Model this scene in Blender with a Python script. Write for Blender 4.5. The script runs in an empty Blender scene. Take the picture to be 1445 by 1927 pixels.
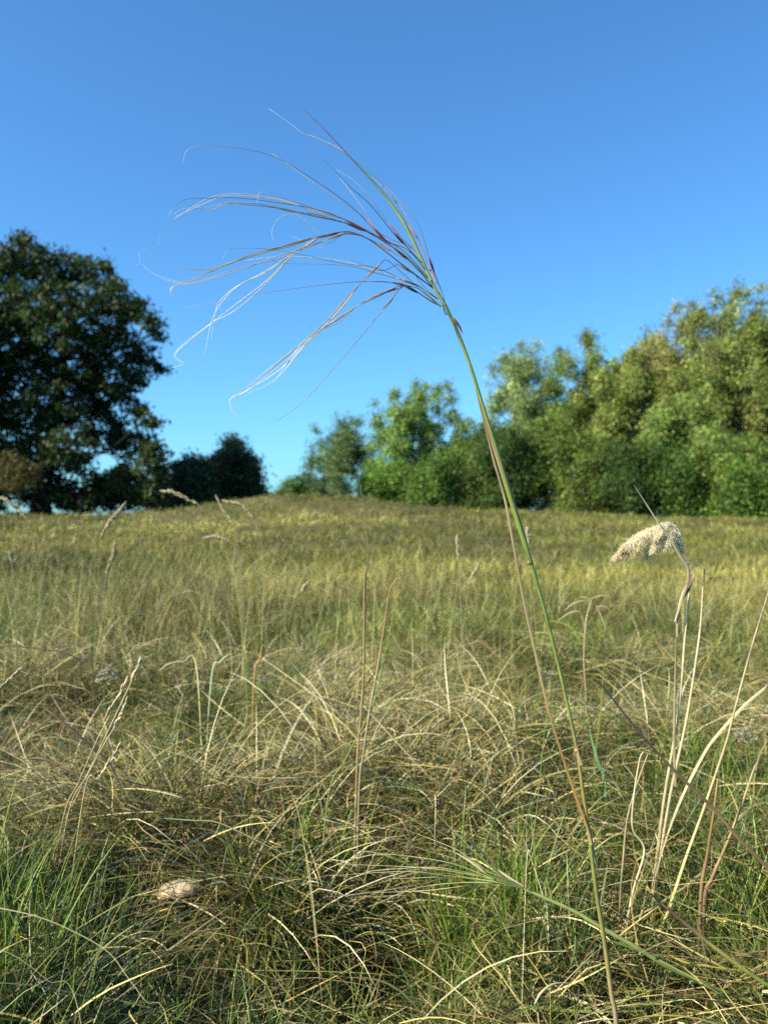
import bpy, math, random
import numpy as np
from mathutils import Vector

rng = np.random.default_rng(7)
random.seed(7)
S = bpy.context.scene
COL = S.collection

# ------------------------------------------------------------------ camera, sky, sun, exposure
FPX, CX, CY = 1570.0, 722.5, 963.5          # focal length and centre in pixels of the 1445 x 1927 photograph
CAM = np.array([0.0, 0.0, 0.60])
PITCH = math.atan(21.5 / FPX)               # camera tipped up a little
cam_d = bpy.data.cameras.new('camera')
cam_d.sensor_fit = 'VERTICAL'; cam_d.sensor_height = 36.0; cam_d.sensor_width = 27.0
cam_d.lens = 36.0 * FPX / 1927.0
cam_d.clip_start = 0.02; cam_d.clip_end = 3000
cam_d.dof.use_dof = True; cam_d.dof.focus_distance = 0.90; cam_d.dof.aperture_fstop = 7.5
cam = bpy.data.objects.new('camera', cam_d); COL.objects.link(cam)
cam.location = CAM; cam.rotation_euler = (math.pi / 2 + PITCH, 0, 0)
S.camera = cam

SUN_EL = math.radians(36)
SUN_DIR = np.array([-0.90, -0.44, 0.0])    # horizontal direction towards the sun: from the left, slightly behind
SUN_DIR = SUN_DIR / np.linalg.norm(SUN_DIR) * math.cos(SUN_EL); SUN_DIR[2] = math.sin(SUN_EL)
w = bpy.data.worlds.new('World'); S.world = w; w.use_nodes = True
nt = w.node_tree; bg = nt.nodes['Background']
sky = nt.nodes.new('ShaderNodeTexSky'); sky.sky_type = 'NISHITA'; sky.sun_disc = False
sky.sun_elevation = SUN_EL; sky.sun_rotation = math.atan2(SUN_DIR[0], SUN_DIR[1])
sky.air_density = 1.0; sky.dust_density = 0.9; sky.ozone_density = 1.2; sky.altitude = 200
hs = nt.nodes.new('ShaderNodeMix'); hs.data_type = 'RGBA'; hs.blend_type = 'MULTIPLY'; hs.inputs[0].default_value = 1
hs.inputs[7].default_value = (.46, .94, 1.32, 1)            # a clear autumn sky as the phone renders it
nt.links.new(sky.outputs[0], hs.inputs[6]); nt.links.new(hs.outputs[2], bg.inputs[0])
bg.inputs[1].default_value = 0.076
sl = bpy.data.lights.new('sun', 'SUN'); sl.energy = 5.0; sl.angle = math.radians(0.53); sl.color = (1.0, 0.93, 0.74)
so = bpy.data.objects.new('sun', sl); COL.objects.link(so)
so.rotation_euler = Vector(-SUN_DIR).to_track_quat('-Z', 'Y').to_euler()
S.view_settings.view_transform = 'Standard'; S.view_settings.look = 'None'
S.view_settings.exposure = 1.25; S.view_settings.gamma = 1.0
S.render.engine = 'CYCLES'
S.cycles.max_bounces = 6; S.cycles.diffuse_bounces = 3; S.cycles.transmission_bounces = 4
S.cycles.transparent_max_bounces = 4; S.cycles.use_denoising = False

# ------------------------------------------------------------------ helpers
def P(px, py, d):
    """point at distance d (metres along the view) seen at a pixel of the photograph"""
    dx, dz = (px - CX) / FPX, (CY - py) / FPX
    c, s = math.cos(PITCH), math.sin(PITCH)
    y, z = c - dz * s, s + dz * c
    return CAM + np.array([dx, y, z]) * (d / y)
def mpp(d): return d / FPX

_T = rng.random((256, 256))
def vnoise(x, y):
    x = np.asarray(x, float); y = np.asarray(y, float)
    xi = np.floor(x).astype(int); yi = np.floor(y).astype(int)
    fx = x - xi; fy = y - yi
    fx = fx * fx * (3 - 2 * fx); fy = fy * fy * (3 - 2 * fy)
    a = _T[xi & 255, yi & 255]; b = _T[(xi + 1) & 255, yi & 255]
    c = _T[xi & 255, (yi + 1) & 255]; d = _T[(xi + 1) & 255, (yi + 1) & 255]
    return (a * (1 - fx) + b * fx) * (1 - fy) + (c * (1 - fx) + d * fx) * fy
def fbm(x, y, o=3):
    v = 0; a = .5; t = 0
    for i in range(o):
        v = v + a * vnoise(x * 2 ** i + 17.3 * i, y * 2 ** i + 5.1 * i); t += a; a *= .5
    return v / t
def gauss(x, y, cx, cy, sx, sy): return np.exp(-((x - cx) / sx) ** 2 - ((y - cy) / sy) ** 2)
# metres: distance, height of the meadow along the middle
_PD = np.array([-50, 0, 4, 7, 10, 15, 20, 28, 36, 45, 60, 90, 150, 700, 1500])
_PZ = np.array([0, 0, 0, .03, .12, .26, .42, .80, 1.02, 1.08, .85, .4, .0, -2., -4.])
def height(x, y):
    x = np.asarray(x, float); y = np.asarray(y, float)
    z = np.interp(y, _PD, _PZ)
    far = np.clip((y - 5) / 12, 0, 1) * np.clip((70 - y) / 25, 0, 1)
    z = z + far * (.46 * (fbm(x / 6.5 + 3, y / 7 + 9) - .5) + .20 * (fbm(x / 2.1, y / 2.3) - .5))
    z = z + .70 * gauss(x, y, -2.6, 30, 4.6, 6) - .22 * gauss(x, y, -13, 34, 6, 12)   # the low mound
    z = z - .14 * gauss(x, y, 5.5, 11, 5, 1.6) - .30 * np.clip((x - 2) / 14, 0, 1) * np.clip((y - 12) / 15, 0, 1) - .12 * gauss(x, y, -3.0, 11.5, 2.6, 1.5)
    near = np.clip((8 - y) / 4, 0, 1) * np.clip((y + 1) / 1.3, 0, 1)
    z = z + np.clip((y - 2.2) / 1.2, 0, 1) * np.clip((12 - y) / 5, 0, 1) * .20 * (fbm(x / 1.15 + 13, y / 1.3 + 71, 2) - .5) + near * (.24 * (fbm(x / .62 + 31, y / .62 + 3) - .5) + .09 * (vnoise(x / .19, y / .19 + 40) - .5))
    z = z + .07 * gauss(x, y, -.20, 1.55, .32, .26) - .10 * gauss(x, y, .05, 1.18, .12, .12) - .09 * gauss(x, y, -.62, 1.95, .16, .16)
    return z

class Geo:
    def __init__(s): s.v = []; s.q = []; s.c = []; s.n = 0
    def add(s, v, q, c):
        v = np.asarray(v, np.float32).reshape(-1, 3); q = np.asarray(q, np.int32).reshape(-1, 4)
        c = np.asarray(c, np.float32)
        if c.ndim == 1: c = np.tile(c, (len(v), 1))
        s.v.append(v); s.q.append(q + s.n); s.c.append(c); s.n += len(v)
    def build(s, name, mat, parent=None, base=None, smooth=True):
        v = np.concatenate(s.v); q = np.concatenate(s.q); c = np.concatenate(s.c)
        if base is None: base = np.zeros(3)
        v = v - np.asarray(base, np.float32)
        me = bpy.data.meshes.new(name)
        me.vertices.add(len(v)); me.vertices.foreach_set('co', v.ravel())
        me.loops.add(q.size); me.loops.foreach_set('vertex_index', q.ravel())
        me.polygons.add(len(q)); me.polygons.foreach_set('loop_start', np.arange(0, q.size, 4, dtype=np.int32))
        me.polygons.foreach_set('use_smooth', np.full(len(q), smooth))
        a = me.attributes.new('Col', 'FLOAT_COLOR', 'POINT')
        a.data.foreach_set('color', np.concatenate([c, np.ones((len(c), 1), np.float32)], 1).astype(np.float32).ravel())
        me.update(calc_edges=True); me.validate()
        me.materials.append(mat)
        o = bpy.data.objects.new(name, me); COL.objects.link(o)
        if parent is not None: o.parent = parent
        else: o.location = base
        return o

def tag(o, label=None, cat=None, group=None, kind=None):
    for k, v in (('label', label), ('category', cat), ('group', group), ('kind', kind)):
        if v: o[k] = v
    return o
def empty(name, loc):
    o = bpy.data.objects.new(name, None); o.location = loc; o.empty_display_size = .05; COL.objects.link(o); return o

def spline(p, n):
    p = np.asarray(p, float)
    if len(p) == 2: t = np.linspace(0, 1, n)[:, None]; return p[0] * (1 - t) + p[1] * t
    e = np.vstack([2 * p[0] - p[1], p, 2 * p[-1] - p[-2]])
    u = np.linspace(0, len(p) - 1, n); i = np.minimum(u.astype(int), len(p) - 2); t = (u - i)[:, None]
    a, b, c, d = e[i], e[i + 1], e[i + 2], e[i + 3]
    return .5 * (2 * b + (c - a) * t + (2 * a - 5 * b + 4 * c - d) * t ** 2 + (3 * b - a - 3 * c + d) * t ** 3)
def lerp_list(vals, n):
    vals = np.asarray(vals, float)
    if vals.ndim == 0: return np.full(n, float(vals))
    u = np.linspace(0, 1, n); k = np.linspace(0, 1, len(vals))
    if vals.ndim == 1: return np.interp(u, k, vals)
    return np.stack([np.interp(u, k, vals[:, j]) for j in range(vals.shape[1])], 1)
def tube(g, pts, rad, col, n=24, sides=6, flat=1.0, flat_dir=None):
    """a tapering round (or flattened) stalk along a smooth curve through pts"""
    c = spline(pts, n); r = lerp_list(rad, n); cl = np.asarray(col, float)
    cl = lerp_list(cl, n) if cl.ndim == 2 else np.tile(cl, (n, 1))
    t = np.gradient(c, axis=0); t /= np.linalg.norm(t, axis=1)[:, None] + 1e-12
    up = np.array([.13, .9, .31]) if flat_dir is None else np.asarray(flat_dir, float)
    a = np.cross(t, up); a /= np.linalg.norm(a, axis=1)[:, None] + 1e-9
    b = np.cross(t, a)
    th = np.linspace(0, 2 * math.pi, sides, endpoint=False)
    v = c[:, None] + r[:, None, None] * (np.cos(th)[None, :, None] * a[:, None] + flat * np.sin(th)[None, :, None] * b[:, None])
    i = np.arange(n - 1)[:, None] * sides; j = np.arange(sides)[None]; k = (j + 1) % sides
    q = np.stack([i + j, i + k, i + sides + k, i + sides + j], -1).reshape(-1, 4)
    g.add(v.reshape(-1, 3), q, np.repeat(cl, sides, 0))
def ribbon(g, pts, wid, col, n=20, side=(1, 0, 0), twist=0.0, fold=.25):
    """a leaf blade: a V-folded strip along a smooth curve"""
    c = spline(pts, n); wd = lerp_list(wid, n); cl = np.asarray(col, float)
    cl = lerp_list(cl, n) if cl.ndim == 2 else np.tile(cl, (n, 1))
    t = np.gradient(c, axis=0); t /= np.linalg.norm(t, axis=1)[:, None] + 1e-12
    a = np.cross(t, np.asarray(side, float)); a /= np.linalg.norm(a, axis=1)[:, None] + 1e-9
    b = np.cross(t, a); th = np.linspace(0, twist, n)[:, None]
    a2 = a * np.cos(th) + b * np.sin(th); b2 = -a * np.sin(th) + b * np.cos(th)
    v = np.stack([c + a2 * wd[:, None] * .5, c + b2 * wd[:, None] * fold, c - a2 * wd[:, None] * .5], 1)
    i = np.arange(n - 1) * 3
    q = np.concatenate([np.stack([i, i + 1, i + 4, i + 3], 1), np.stack([i + 1, i + 2, i + 5, i + 4], 1)])
    g.add(v.reshape(-1, 3), q, np.repeat(cl, 3, 0))

def blades(g, root, az, tilt, bend, length, width, col0, col1, seg=5, curl=None, power=1.3, floor=True, twist=None, kink=0.0):
    """many grass blades at once: tapering strips that start at tilt from upright and droop by bend"""
    N = len(root); t = np.linspace(0, 1, seg + 1)
    if curl is None: curl = rng.normal(0, .5, N)
    ang = np.clip(tilt[:, None] + bend[:, None] * t[None] ** power, 0, 2.3)
    a = az[:, None] + curl[:, None] * t[None]
    if kink:
        kt = rng.uniform(.25, .8, N)[:, None]; ka = np.where(rng.random(N) < kink, rng.normal(0, .7, N), 0)[:, None]
        a = a + ka * (t[None] > kt); ang = np.clip(ang + .6 * np.abs(ka) * (t[None] > kt), 0, 2.3)
    tx = np.sin(ang) * np.cos(a); ty = np.sin(ang) * np.sin(a); tz = np.cos(ang)
    T = np.stack([tx, ty, tz], -1)
    st = (length / seg)[:, None, None]
    c = np.concatenate([np.zeros((N, 1, 3)), np.cumsum((T[:, :-1] + T[:, 1:]) * .5 * st, 1)], 1) + root[:, None]
    if floor:
        gz = height(c[..., 0], c[..., 1]) + .006 + .03 * rng.random(N)[:, None] * t[None]
        c[..., 2] = np.maximum(c[..., 2], gz)
    sd = np.stack([-np.sin(a), np.cos(a), np.zeros_like(a)], -1); nn = np.cross(T, sd)
    tw = (rng.uniform(-1.3, 1.3, N) if twist is None else twist)[:, None] * np.ones_like(a)
    sd = sd * np.cos(tw)[..., None] + nn * np.sin(tw)[..., None]
    wt = np.clip(1.0 - t ** 2.2 * .9, .08, 1) * np.interp(t, [0, .15, 1], [.7, 1, 1])
    h = sd * (width[:, None] * wt[None] * .5)[..., None]
    v = np.stack([c - h, c + h], 2).reshape(-1, 3)
    base = (np.arange(N) * 2 * (seg + 1))[:, None]; i = np.arange(seg)[None] * 2
    q = np.stack([base + i, base + i + 1, base + i + 3, base + i + 2], -1).reshape(-1, 4)
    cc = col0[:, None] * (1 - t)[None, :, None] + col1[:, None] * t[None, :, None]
    g.add(v, q, np.repeat(cc.reshape(-1, 3), 2, 0))

# ------------------------------------------------------------------ materials
def plant_mat(name, rough=.55, spec=.3, transl=.3, noise=6.0, amount=.25):
    m = bpy.data.materials.new(name); m.use_nodes = True; n = m.node_tree.nodes; L = m.node_tree.links
    n.clear(); out = n.new('ShaderNodeOutputMaterial'); pb = n.new('ShaderNodeBsdfPrincipled')
    at = n.new('ShaderNodeAttribute'); at.attribute_name = 'Col'
    tc = n.new('ShaderNodeTexCoord'); nz = n.new('ShaderNodeTexNoise'); nz.inputs['Scale'].default_value = noise
    mr = n.new('ShaderNodeMapRange'); mr.inputs['From Min'].default_value = .3; mr.inputs['From Max'].default_value = .7
    mr.inputs['To Min'].default_value = 1 - amount; mr.inputs['To Max'].default_value = 1 + amount
    mx = n.new('ShaderNodeVectorMath'); mx.operation = 'SCALE'
    L.new(tc.outputs['Object'], nz.inputs['Vector']); L.new(nz.outputs['Fac'], mr.inputs['Value'])
    L.new(at.outputs['Color'], mx.inputs[0]); L.new(mr.outputs[0], mx.inputs['Scale'])
    L.new(mx.outputs[0], pb.inputs['Base Color'])
    pb.inputs['Roughness'].default_value = rough; pb.inputs['Specular IOR Level'].default_value = spec
    if transl > 0:
        tr = n.new('ShaderNodeBsdfTranslucent'); ms = n.new('ShaderNodeMixShader'); ms.inputs[0].default_value = transl
        L.new(mx.outputs[0], tr.inputs['Color']); L.new(pb.outputs[0], ms.inputs[1]); L.new(tr.outputs[0], ms.inputs[2])
        L.new(ms.outputs[0], out.inputs[0])
    else: L.new(pb.outputs[0], out.inputs[0])
    return m
M_GRASS = plant_mat('grass_blade_surface', .45, .35, .18, 9, .2)
M_STRAW = plant_mat('dry_straw_surface', .5, .3, .14, 9, .2)
M_STEM = plant_mat('stalk_surface', .4, .4, .05, 60, .22)
M_AWN = plant_mat('awn_surface', .35, .5, .35, 40, .15)
M_PLUME = plant_mat('plume_surface', .7, .1, .6, 60, .12)
M_LEAF = plant_mat('tree_leaf_surface', .5, .3, .34, .8, .25)
M_BARK = plant_mat('bark_surface', .9, .1, 0, 3, .35)
M_CAP = plant_mat('mushroom_surface', .8, .15, 0, 70, .25)

def ground_mat():
    m = bpy.data.materials.new('meadow_soil_surface'); m.use_nodes = True; n = m.node_tree.nodes; L = m.node_tree.links
    pb = n['Principled BSDF']; tc = n.new('ShaderNodeTexCoord')
    a = n.new('ShaderNodeTexNoise'); a.inputs['Scale'].default_value = .45; a.inputs['Detail'].default_value = 6
    b = n.new('ShaderNodeTexNoise'); b.inputs['Scale'].default_value = 9; b.inputs['Detail'].default_value = 8
    r1 = n.new('ShaderNodeValToRGB'); r1.color_ramp.elements[0].position = .35; r1.color_ramp.elements[1].position = .65
    r1.color_ramp.elements[0].color = (.075, .08, .025, 1); r1.color_ramp.elements[1].color = (.14, .115, .05, 1)
    r2 = n.new('ShaderNodeValToRGB'); r2.color_ramp.elements[0].color = (.3, .3, .3, 1); r2.color_ramp.elements[1].color = (1.2, 1.2, 1.2, 1)
    mx = n.new('ShaderNodeMix'); mx.data_type = 'RGBA'; mx.blend_type = 'MULTIPLY'; mx.inputs[0].default_value = 1
    L.new(tc.outputs['Object'], a.inputs[0]); L.new(tc.outputs['Object'], b.inputs[0])
    L.new(a.outputs[0], r1.inputs[0]); L.new(b.outputs[0], r2.inputs[0])
    L.new(r1.outputs[0], mx.inputs[6]); L.new(r2.outputs[0], mx.inputs[7]); L.new(mx.outputs[2], pb.inputs['Base Color'])
    bp = n.new('ShaderNodeBump'); bp.inputs['Strength'].default_value = .8; bp.inputs['Distance'].default_value = .05
    L.new(b.outputs[0], bp.inputs['Height']); L.new(bp.outputs[0], pb.inputs['Normal'])
    pb.inputs['Roughness'].default_value = .95; pb.inputs['Specular IOR Level'].default_value = .1
    return m

# ------------------------------------------------------------------ meadow ground, one sheet out to the horizon
g = Geo()
ys = np.concatenate([np.linspace(-8, 0, 14, endpoint=False), np.linspace(0, 5, 150, endpoint=False), np.geomspace(5, 80, 190, endpoint=False), np.geomspace(80, 1400, 40)])
u = np.linspace(-1, 1, 301); u = .55 * u + .45 * u ** 3
Wd = 5 + 1.3 * np.maximum(ys, 0)
X = u[None] * Wd[:, None]; Y = np.repeat(ys[:, None], len(u), 1)
V = np.stack([X, Y, height(X, Y)], -1).reshape(-1, 3)
i = np.arange(len(ys) - 1)[:, None] * len(u); j = np.arange(len(u) - 1)[None]
g.add(V, np.stack([i + j, i + j + 1, i + len(u) + j + 1, i + len(u) + j], -1).reshape(-1, 4), np.array([.1, .1, .05]))
tag(g.build('meadow_ground', ground_mat()), 'gently rising meadow soil under the grass', None, None, 'structure')

# ------------------------------------------------------------------ trees
def leaf_cloud(g, ctr, nrm, size, col):
    """one small folded diamond leaf per point"""
    N = len(ctr); r = rng.normal(0, 1, (N, 3)); a = r - (r * nrm).sum(1)[:, None] * nrm
    a /= np.linalg.norm(a, axis=1)[:, None] + 1e-9; b = np.cross(nrm, a)
    s = size[:, None]
    v = np.stack([ctr - a * s, ctr + b * s * .55 + nrm * s * .12, ctr + a * s, ctr - b * s * .55 + nrm * s * .12], 1)
    g.add(v.reshape(-1, 3), np.arange(N * 4).reshape(-1, 4), np.repeat(col, 4, 0))

def make_tree(name, label, cat, base, lobes, leaf_n, leaf_size, palette, bark, trunk_r, fork, group=None, airy=.5, cl_sigma=.3, per=26, stems=1, droop=0.0, tall=(1, 1, .85), ragged=(.75, 1.18)):
    """lobes: list of (centre xyz, radius). trunk and limbs reach into every lobe; leaves sit in clumps on twigs round each lobe"""
    base = np.asarray(base, float); root = tag(empty(name, base), label, cat, group)
    T = Geo(); C = Geo()
    top = base + np.array([rng.normal(0, .2), rng.normal(0, .2), fork])
    for k in range(stems):
        off = np.array([rng.normal(0, trunk_r * 2), rng.normal(0, trunk_r * 2), 0]) * (k > 0)
        hi = max(l[0][2] for l in lobes); tt = top + off * 2.5
        apex = np.array([np.mean([l[0][0] for l in lobes]), base[1], base[2] + (hi - base[2]) * .8]) + off * 3
        tube(T, [base + off - [0, 0, .3], base + off * 1.4 + [0, 0, fork * .4], tt, (tt + apex) / 2 + rng.normal(0, .2, 3), apex],
             [trunk_r * 1.35, trunk_r, trunk_r * .85, trunk_r * .55, trunk_r * .15], bark, 16, 8)
    tot = sum(r * r for _, r in lobes); pal = np.asarray(palette, float)
    for ctr, r in lobes:
        ctr = np.asarray(ctr, float); hfrac = np.clip((ctr[2] - base[2] - fork) / max(1., hi - base[2] - fork), 0, .75)
        s0 = top * (1 - hfrac) + apex * hfrac
        s0[2] = max(base[2] + fork * .7, min(s0[2], ctr[2] - .25 * np.linalg.norm((ctr - s0)[:2])))
        mid = (s0 + ctr) / 2 + np.array([0, 0, -.08 * np.linalg.norm(ctr - s0)]) + rng.normal(0, .15, 3)
        lr = min(trunk_r * .3, .085) * min(1.2, .4 + r * .4)
        tube(T, [s0, mid, ctr], [lr, lr * .7, lr * .35], bark, 8, 5)
        nl = int(leaf_n * r * r / tot); nc = max(3, nl // per)
        d = rng.normal(0, 1, (nc, 3)); d /= np.linalg.norm(d, axis=1)[:, None]
        rad = r * (1 - airy * rng.random(nc) ** 1.5) * rng.uniform(*ragged, nc)
        cc = ctr + d * rad[:, None] * np.array(tall)
        for q in range(0, nc, max(1, nc // 9)):
            tube(T, [ctr, (ctr + cc[q]) / 2 + rng.normal(0, .1 * r, 3), cc[q]], [lr * .35, lr * .2, lr * .08], bark, 5, 4)
        m = rng.integers(int(per * .5), int(per * 1.6), nc); idx = np.repeat(np.arange(nc), m)
        pts = cc[idx] + rng.normal(0, 1, (len(idx), 3)) * cl_sigma * np.array([1.1, 1.1, .75]) * rng.uniform(.6, 1.3, nc)[idx][:, None]
        pts[:, 2] -= droop * np.linalg.norm(pts[:, :2] - cc[idx][:, :2], axis=1)
        pts[:, 2] = np.maximum(pts[:, 2], base[2] + .1)
        nrm = rng.normal(0, 1, (len(idx), 3)) * .9 + d[idx] * .5 + np.array([0, 0, .5]); nrm /= np.linalg.norm(nrm, axis=1)[:, None]
        pk = rng.integers(0, len(pal), nc); own = rng.integers(0, len(pal), len(idx)); use = np.where(rng.random(len(idx)) < .6, pk[idx], own)
        col = pal[use] * rng.uniform(.75, 1.28, (len(idx), 1)) * (rng.uniform(.5, 1.5, nc) * rng.uniform(.8, 1.2))[idx][:, None]
        leaf_cloud(C, pts, nrm, leaf_size * rng.uniform(.6, 1.35, len(idx)), col)
    T.build('trunk', M_BARK, root, base); C.build('crown', M_LEAF, root, base, smooth=False)
    return root

def px_lobes(L, d, spread):
    out = []
    for x, y, r in L:
        dd = d + rng.uniform(-1, 1) * spread
        out.append((P(x, y, dd), r * mpp(d)))
    return out
def base_at(px, d):
    x = P(px, CY, d)[0]; return np.array([x, d, float(height(x, d))])

OAK = [(-20, 500, 62), (40, 488, 50), (105, 512, 52), (170, 512, 42), (-110, 500, 80), (-200, 560, 90), (-170, 690, 110), (205, 566, 46), (130, 595, 70), (40, 590, 75), (-60, 600, 80),
       (238, 585, 28), (265, 582, 22), (288, 606, 22), (296, 628, 16), (215, 640, 48), (262, 672, 34), (295, 694, 18), (236, 712, 40), (150, 690, 66), (60, 690, 72), (-40, 700, 76),
       (180, 750, 56), (100, 770, 64), (0, 780, 72), (-100, 790, 90), (230, 745, 28), (258, 772, 22), (272, 790, 22), (200, 812, 46), (250, 836, 40), (290, 850, 26), (130, 840, 44), (50, 850, 54), (-40, 860, 70), (-140, 880, 90),
       (284, 880, 26), (240, 884, 26), (300, 905, 22), (262, 912, 26), (20, 900, 44), (95, 895, 34), (200, 930, 30), (150, 872, 26), (240, 940, 24), (-20, 930, 40), (-90, 940, 50), (110, 940, 24), (165, 945, 20), (215, 905, 26), (275, 925, 24), (310, 930, 20), (180, 905, 20), (140, 925, 22), (60, 930, 30)]
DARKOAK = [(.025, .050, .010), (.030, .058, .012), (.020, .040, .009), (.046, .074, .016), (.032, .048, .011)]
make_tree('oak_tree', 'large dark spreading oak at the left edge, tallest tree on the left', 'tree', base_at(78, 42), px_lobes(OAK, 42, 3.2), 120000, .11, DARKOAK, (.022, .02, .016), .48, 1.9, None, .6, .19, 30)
BR = [(25, 870, 26), (50, 880, 22), (10, 890, 26), (45, 905, 22), (15, 915, 18), (65, 900, 14)]
make_tree('sapling', 'small orange brown sapling in front of the oak trunk', 'tree', base_at(35, 37), px_lobes(BR, 37, .4), 2000, .07, [(.12, .085, .02), (.085, .08, .02), (.055, .065, .016)], (.06, .05, .03), .06, 1.0, None, .5, .2, 14)
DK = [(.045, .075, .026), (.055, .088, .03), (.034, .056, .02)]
L1 = [(440, 838, 18), (428, 858, 20), (452, 862, 20), (415, 880, 26), (445, 890, 32), (470, 895, 24), (405, 905, 28), (440, 925, 36), (480, 925, 22), (400, 935, 24), (490, 940, 14), (468, 875, 14)]
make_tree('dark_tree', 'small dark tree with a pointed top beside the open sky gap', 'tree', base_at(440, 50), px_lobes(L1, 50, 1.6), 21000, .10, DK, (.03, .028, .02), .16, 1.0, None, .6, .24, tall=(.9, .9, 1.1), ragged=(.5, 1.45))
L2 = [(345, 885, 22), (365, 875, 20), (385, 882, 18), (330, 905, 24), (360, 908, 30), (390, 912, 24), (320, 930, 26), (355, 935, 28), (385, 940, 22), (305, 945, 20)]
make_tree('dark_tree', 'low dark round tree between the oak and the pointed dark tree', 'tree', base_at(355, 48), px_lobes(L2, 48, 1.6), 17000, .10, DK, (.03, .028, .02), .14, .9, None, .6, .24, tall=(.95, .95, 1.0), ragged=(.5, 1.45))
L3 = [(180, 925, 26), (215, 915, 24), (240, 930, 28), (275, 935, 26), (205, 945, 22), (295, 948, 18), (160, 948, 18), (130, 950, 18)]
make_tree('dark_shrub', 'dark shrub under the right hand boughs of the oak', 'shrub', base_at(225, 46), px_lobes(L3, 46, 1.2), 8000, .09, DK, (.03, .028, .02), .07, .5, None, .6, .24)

def gen_lobes(px, top, half, d, bottom=968, n=60, rmin=.13, rmax=.26, lean=0.0, low=.12, tip=.12):
    """irregular crown between two pixel heights: a few leaders, each carrying many small sprays"""
    out = []; s = mpp(d); H = (bottom - top) * s; W = half * s; b = base_at(px, d)
    lead = [(0.0, 0.0, 1.0)] + [(rng.uniform(.25, .65) * math.cos(a), rng.uniform(.25, .65) * math.sin(a), rng.uniform(.74, .97)) for a in rng.uniform(0, 6.283, 4)]
    for k in range(n):
        lx, ly, lt = lead[rng.integers(0, len(lead))]
        t = low + (lt - low) * rng.random() ** .7
        prof = np.interp(t / lt, [0, .25, .55, .8, 1], [.62, .80, .82, .64, .26 + tip])
        r = W * rng.uniform(rmin, rmax) * np.interp(t / lt, [0, .6, 1], [1.25, 1, .75])
        a = rng.uniform(0, 6.283); q = prof * rng.random() ** .5
        x = lx * min(1, t * 1.6) + q * math.cos(a); y = ly * min(1, t * 1.6) + q * math.sin(a)
        m = math.hypot(x, y)
        if m > 1 - r / W * .6: x *= (1 - r / W * .6) / m; y *= (1 - r / W * .6) / m
        out.append((np.array([b[0] + x * W + lean * s * t, b[1] + y * W, min(b[2] + H * t, b[2] + H - r * .9)]), r))
    for lx, ly, lt in lead:                       # each leader is clothed up to its tip
        for k in range(6):
            t = lt - .05 * k - rng.uniform(0, .03); r = W * (.075 + .028 * k) * rng.uniform(.85, 1.2); f = min(1, t * 1.6)
            j = .05 + .055 * k
            out.append((np.array([b[0] + (lx * f + rng.normal(0, j)) * W + lean * s * t, b[1] + (ly * f + rng.normal(0, j)) * W, b[2] + H * t - r * .9]), r))
    out.append((np.array([b[0] + lean * s, b[1], b[2] + H - W * .1]), W * .1))
    return out
def stand(name, label, cat, px, top, half, d, pal, leaves, bark=(.13, .11, .08), tr=.14, n=60, airy=.6, size=.075, group='trees along the wood edge', fork=1.6, low=.12, rmin=.10, rmax=.21, lean=0., sig=.2, per=20, stems=1, droop=.2, tip=.12):
    global rng
    rng = np.random.default_rng(int(px * 31 + top)); b = base_at(px, d)
    bot = CY - math.tan(math.atan((b[2] - CAM[2]) / d) - PITCH) * FPX
    make_tree(name, label, cat, b, gen_lobes(px, top, half, d, bot, n, rmin, rmax, lean, low, tip), int(leaves * 1.2), size, pal, bark, tr, fork, group, airy, sig, per, stems, droop, (.78, .78, 1.35), (.45, 1.5))
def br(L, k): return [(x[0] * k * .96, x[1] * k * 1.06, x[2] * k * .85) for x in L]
G_BLUE = br([(.085, .125, .045), (.10, .14, .05), (.07, .10, .04)], 1.45)
G_LIME = br([(.13, .19, .035), (.10, .16, .03), (.15, .20, .06), (.09, .13, .03)], 1.5)
G_PALE = br([(.19, .22, .10), (.16, .19, .08), (.22, .24, .12), (.12, .16, .06)], 1.5)
G_OLIV = br([(.16, .16, .045), (.13, .14, .04), (.19, .17, .06), (.10, .12, .03)], 1.6)
G_TAN = br([(.22, .18, .09), (.19, .17, .07), (.16, .16, .05), (.24, .19, .08)], 1.5)
G_MID = br([(.095, .14, .03), (.075, .115, .025), (.12, .16, .04)], 1.45)
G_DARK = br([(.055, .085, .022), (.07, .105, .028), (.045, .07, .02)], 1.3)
stand('locust_tree', 'bluish green locust tree with ragged top where the wood edge meets the sky gap', 'tree', 632, 784, 88, 62, G_BLUE, 26000, low=.04, lean=14)
stand('locust_tree', 'bright green feathery locust tree rising alone under the drooping awns', 'tree', 782, 714, 84, 54, G_LIME + G_PALE[:1], 34000, n=70, low=.05)
stand('hazel_bush', 'rounded mid green bush between the feathery locust and the tall grass stem', 'shrub', 872, 792, 74, 52, G_MID, 26000, n=44, low=.03, fork=.7, tr=.07, stems=3, tip=.4)
stand('locust_tree', 'pale grey green locust with an open airy crown just behind the grass stem', 'tree', 978, 640, 82, 56, G_PALE, 26000, n=56, airy=.5, low=.28, tr=.16)
stand('locust_tree', 'slender green locust with a peaked crown between the pale and the yellowing one', 'tree', 1102, 620, 78, 52, G_MID + G_OLIV[:2], 30000, low=.2, tr=.15)
stand('locust_tree', 'yellowing locust standing lower than the tan one beside it', 'tree', 1190, 655, 84, 48, G_OLIV + G_LIME[:1], 32000, n=64, low=.1, tr=.15)
stand('locust_tree', 'tan brown locust in early autumn colour above the fluffy reed plume', 'tree', 1272, 566, 112, 50, G_TAN + G_OLIV[:1], 40000, n=80, low=.2, tr=.2)
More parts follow.
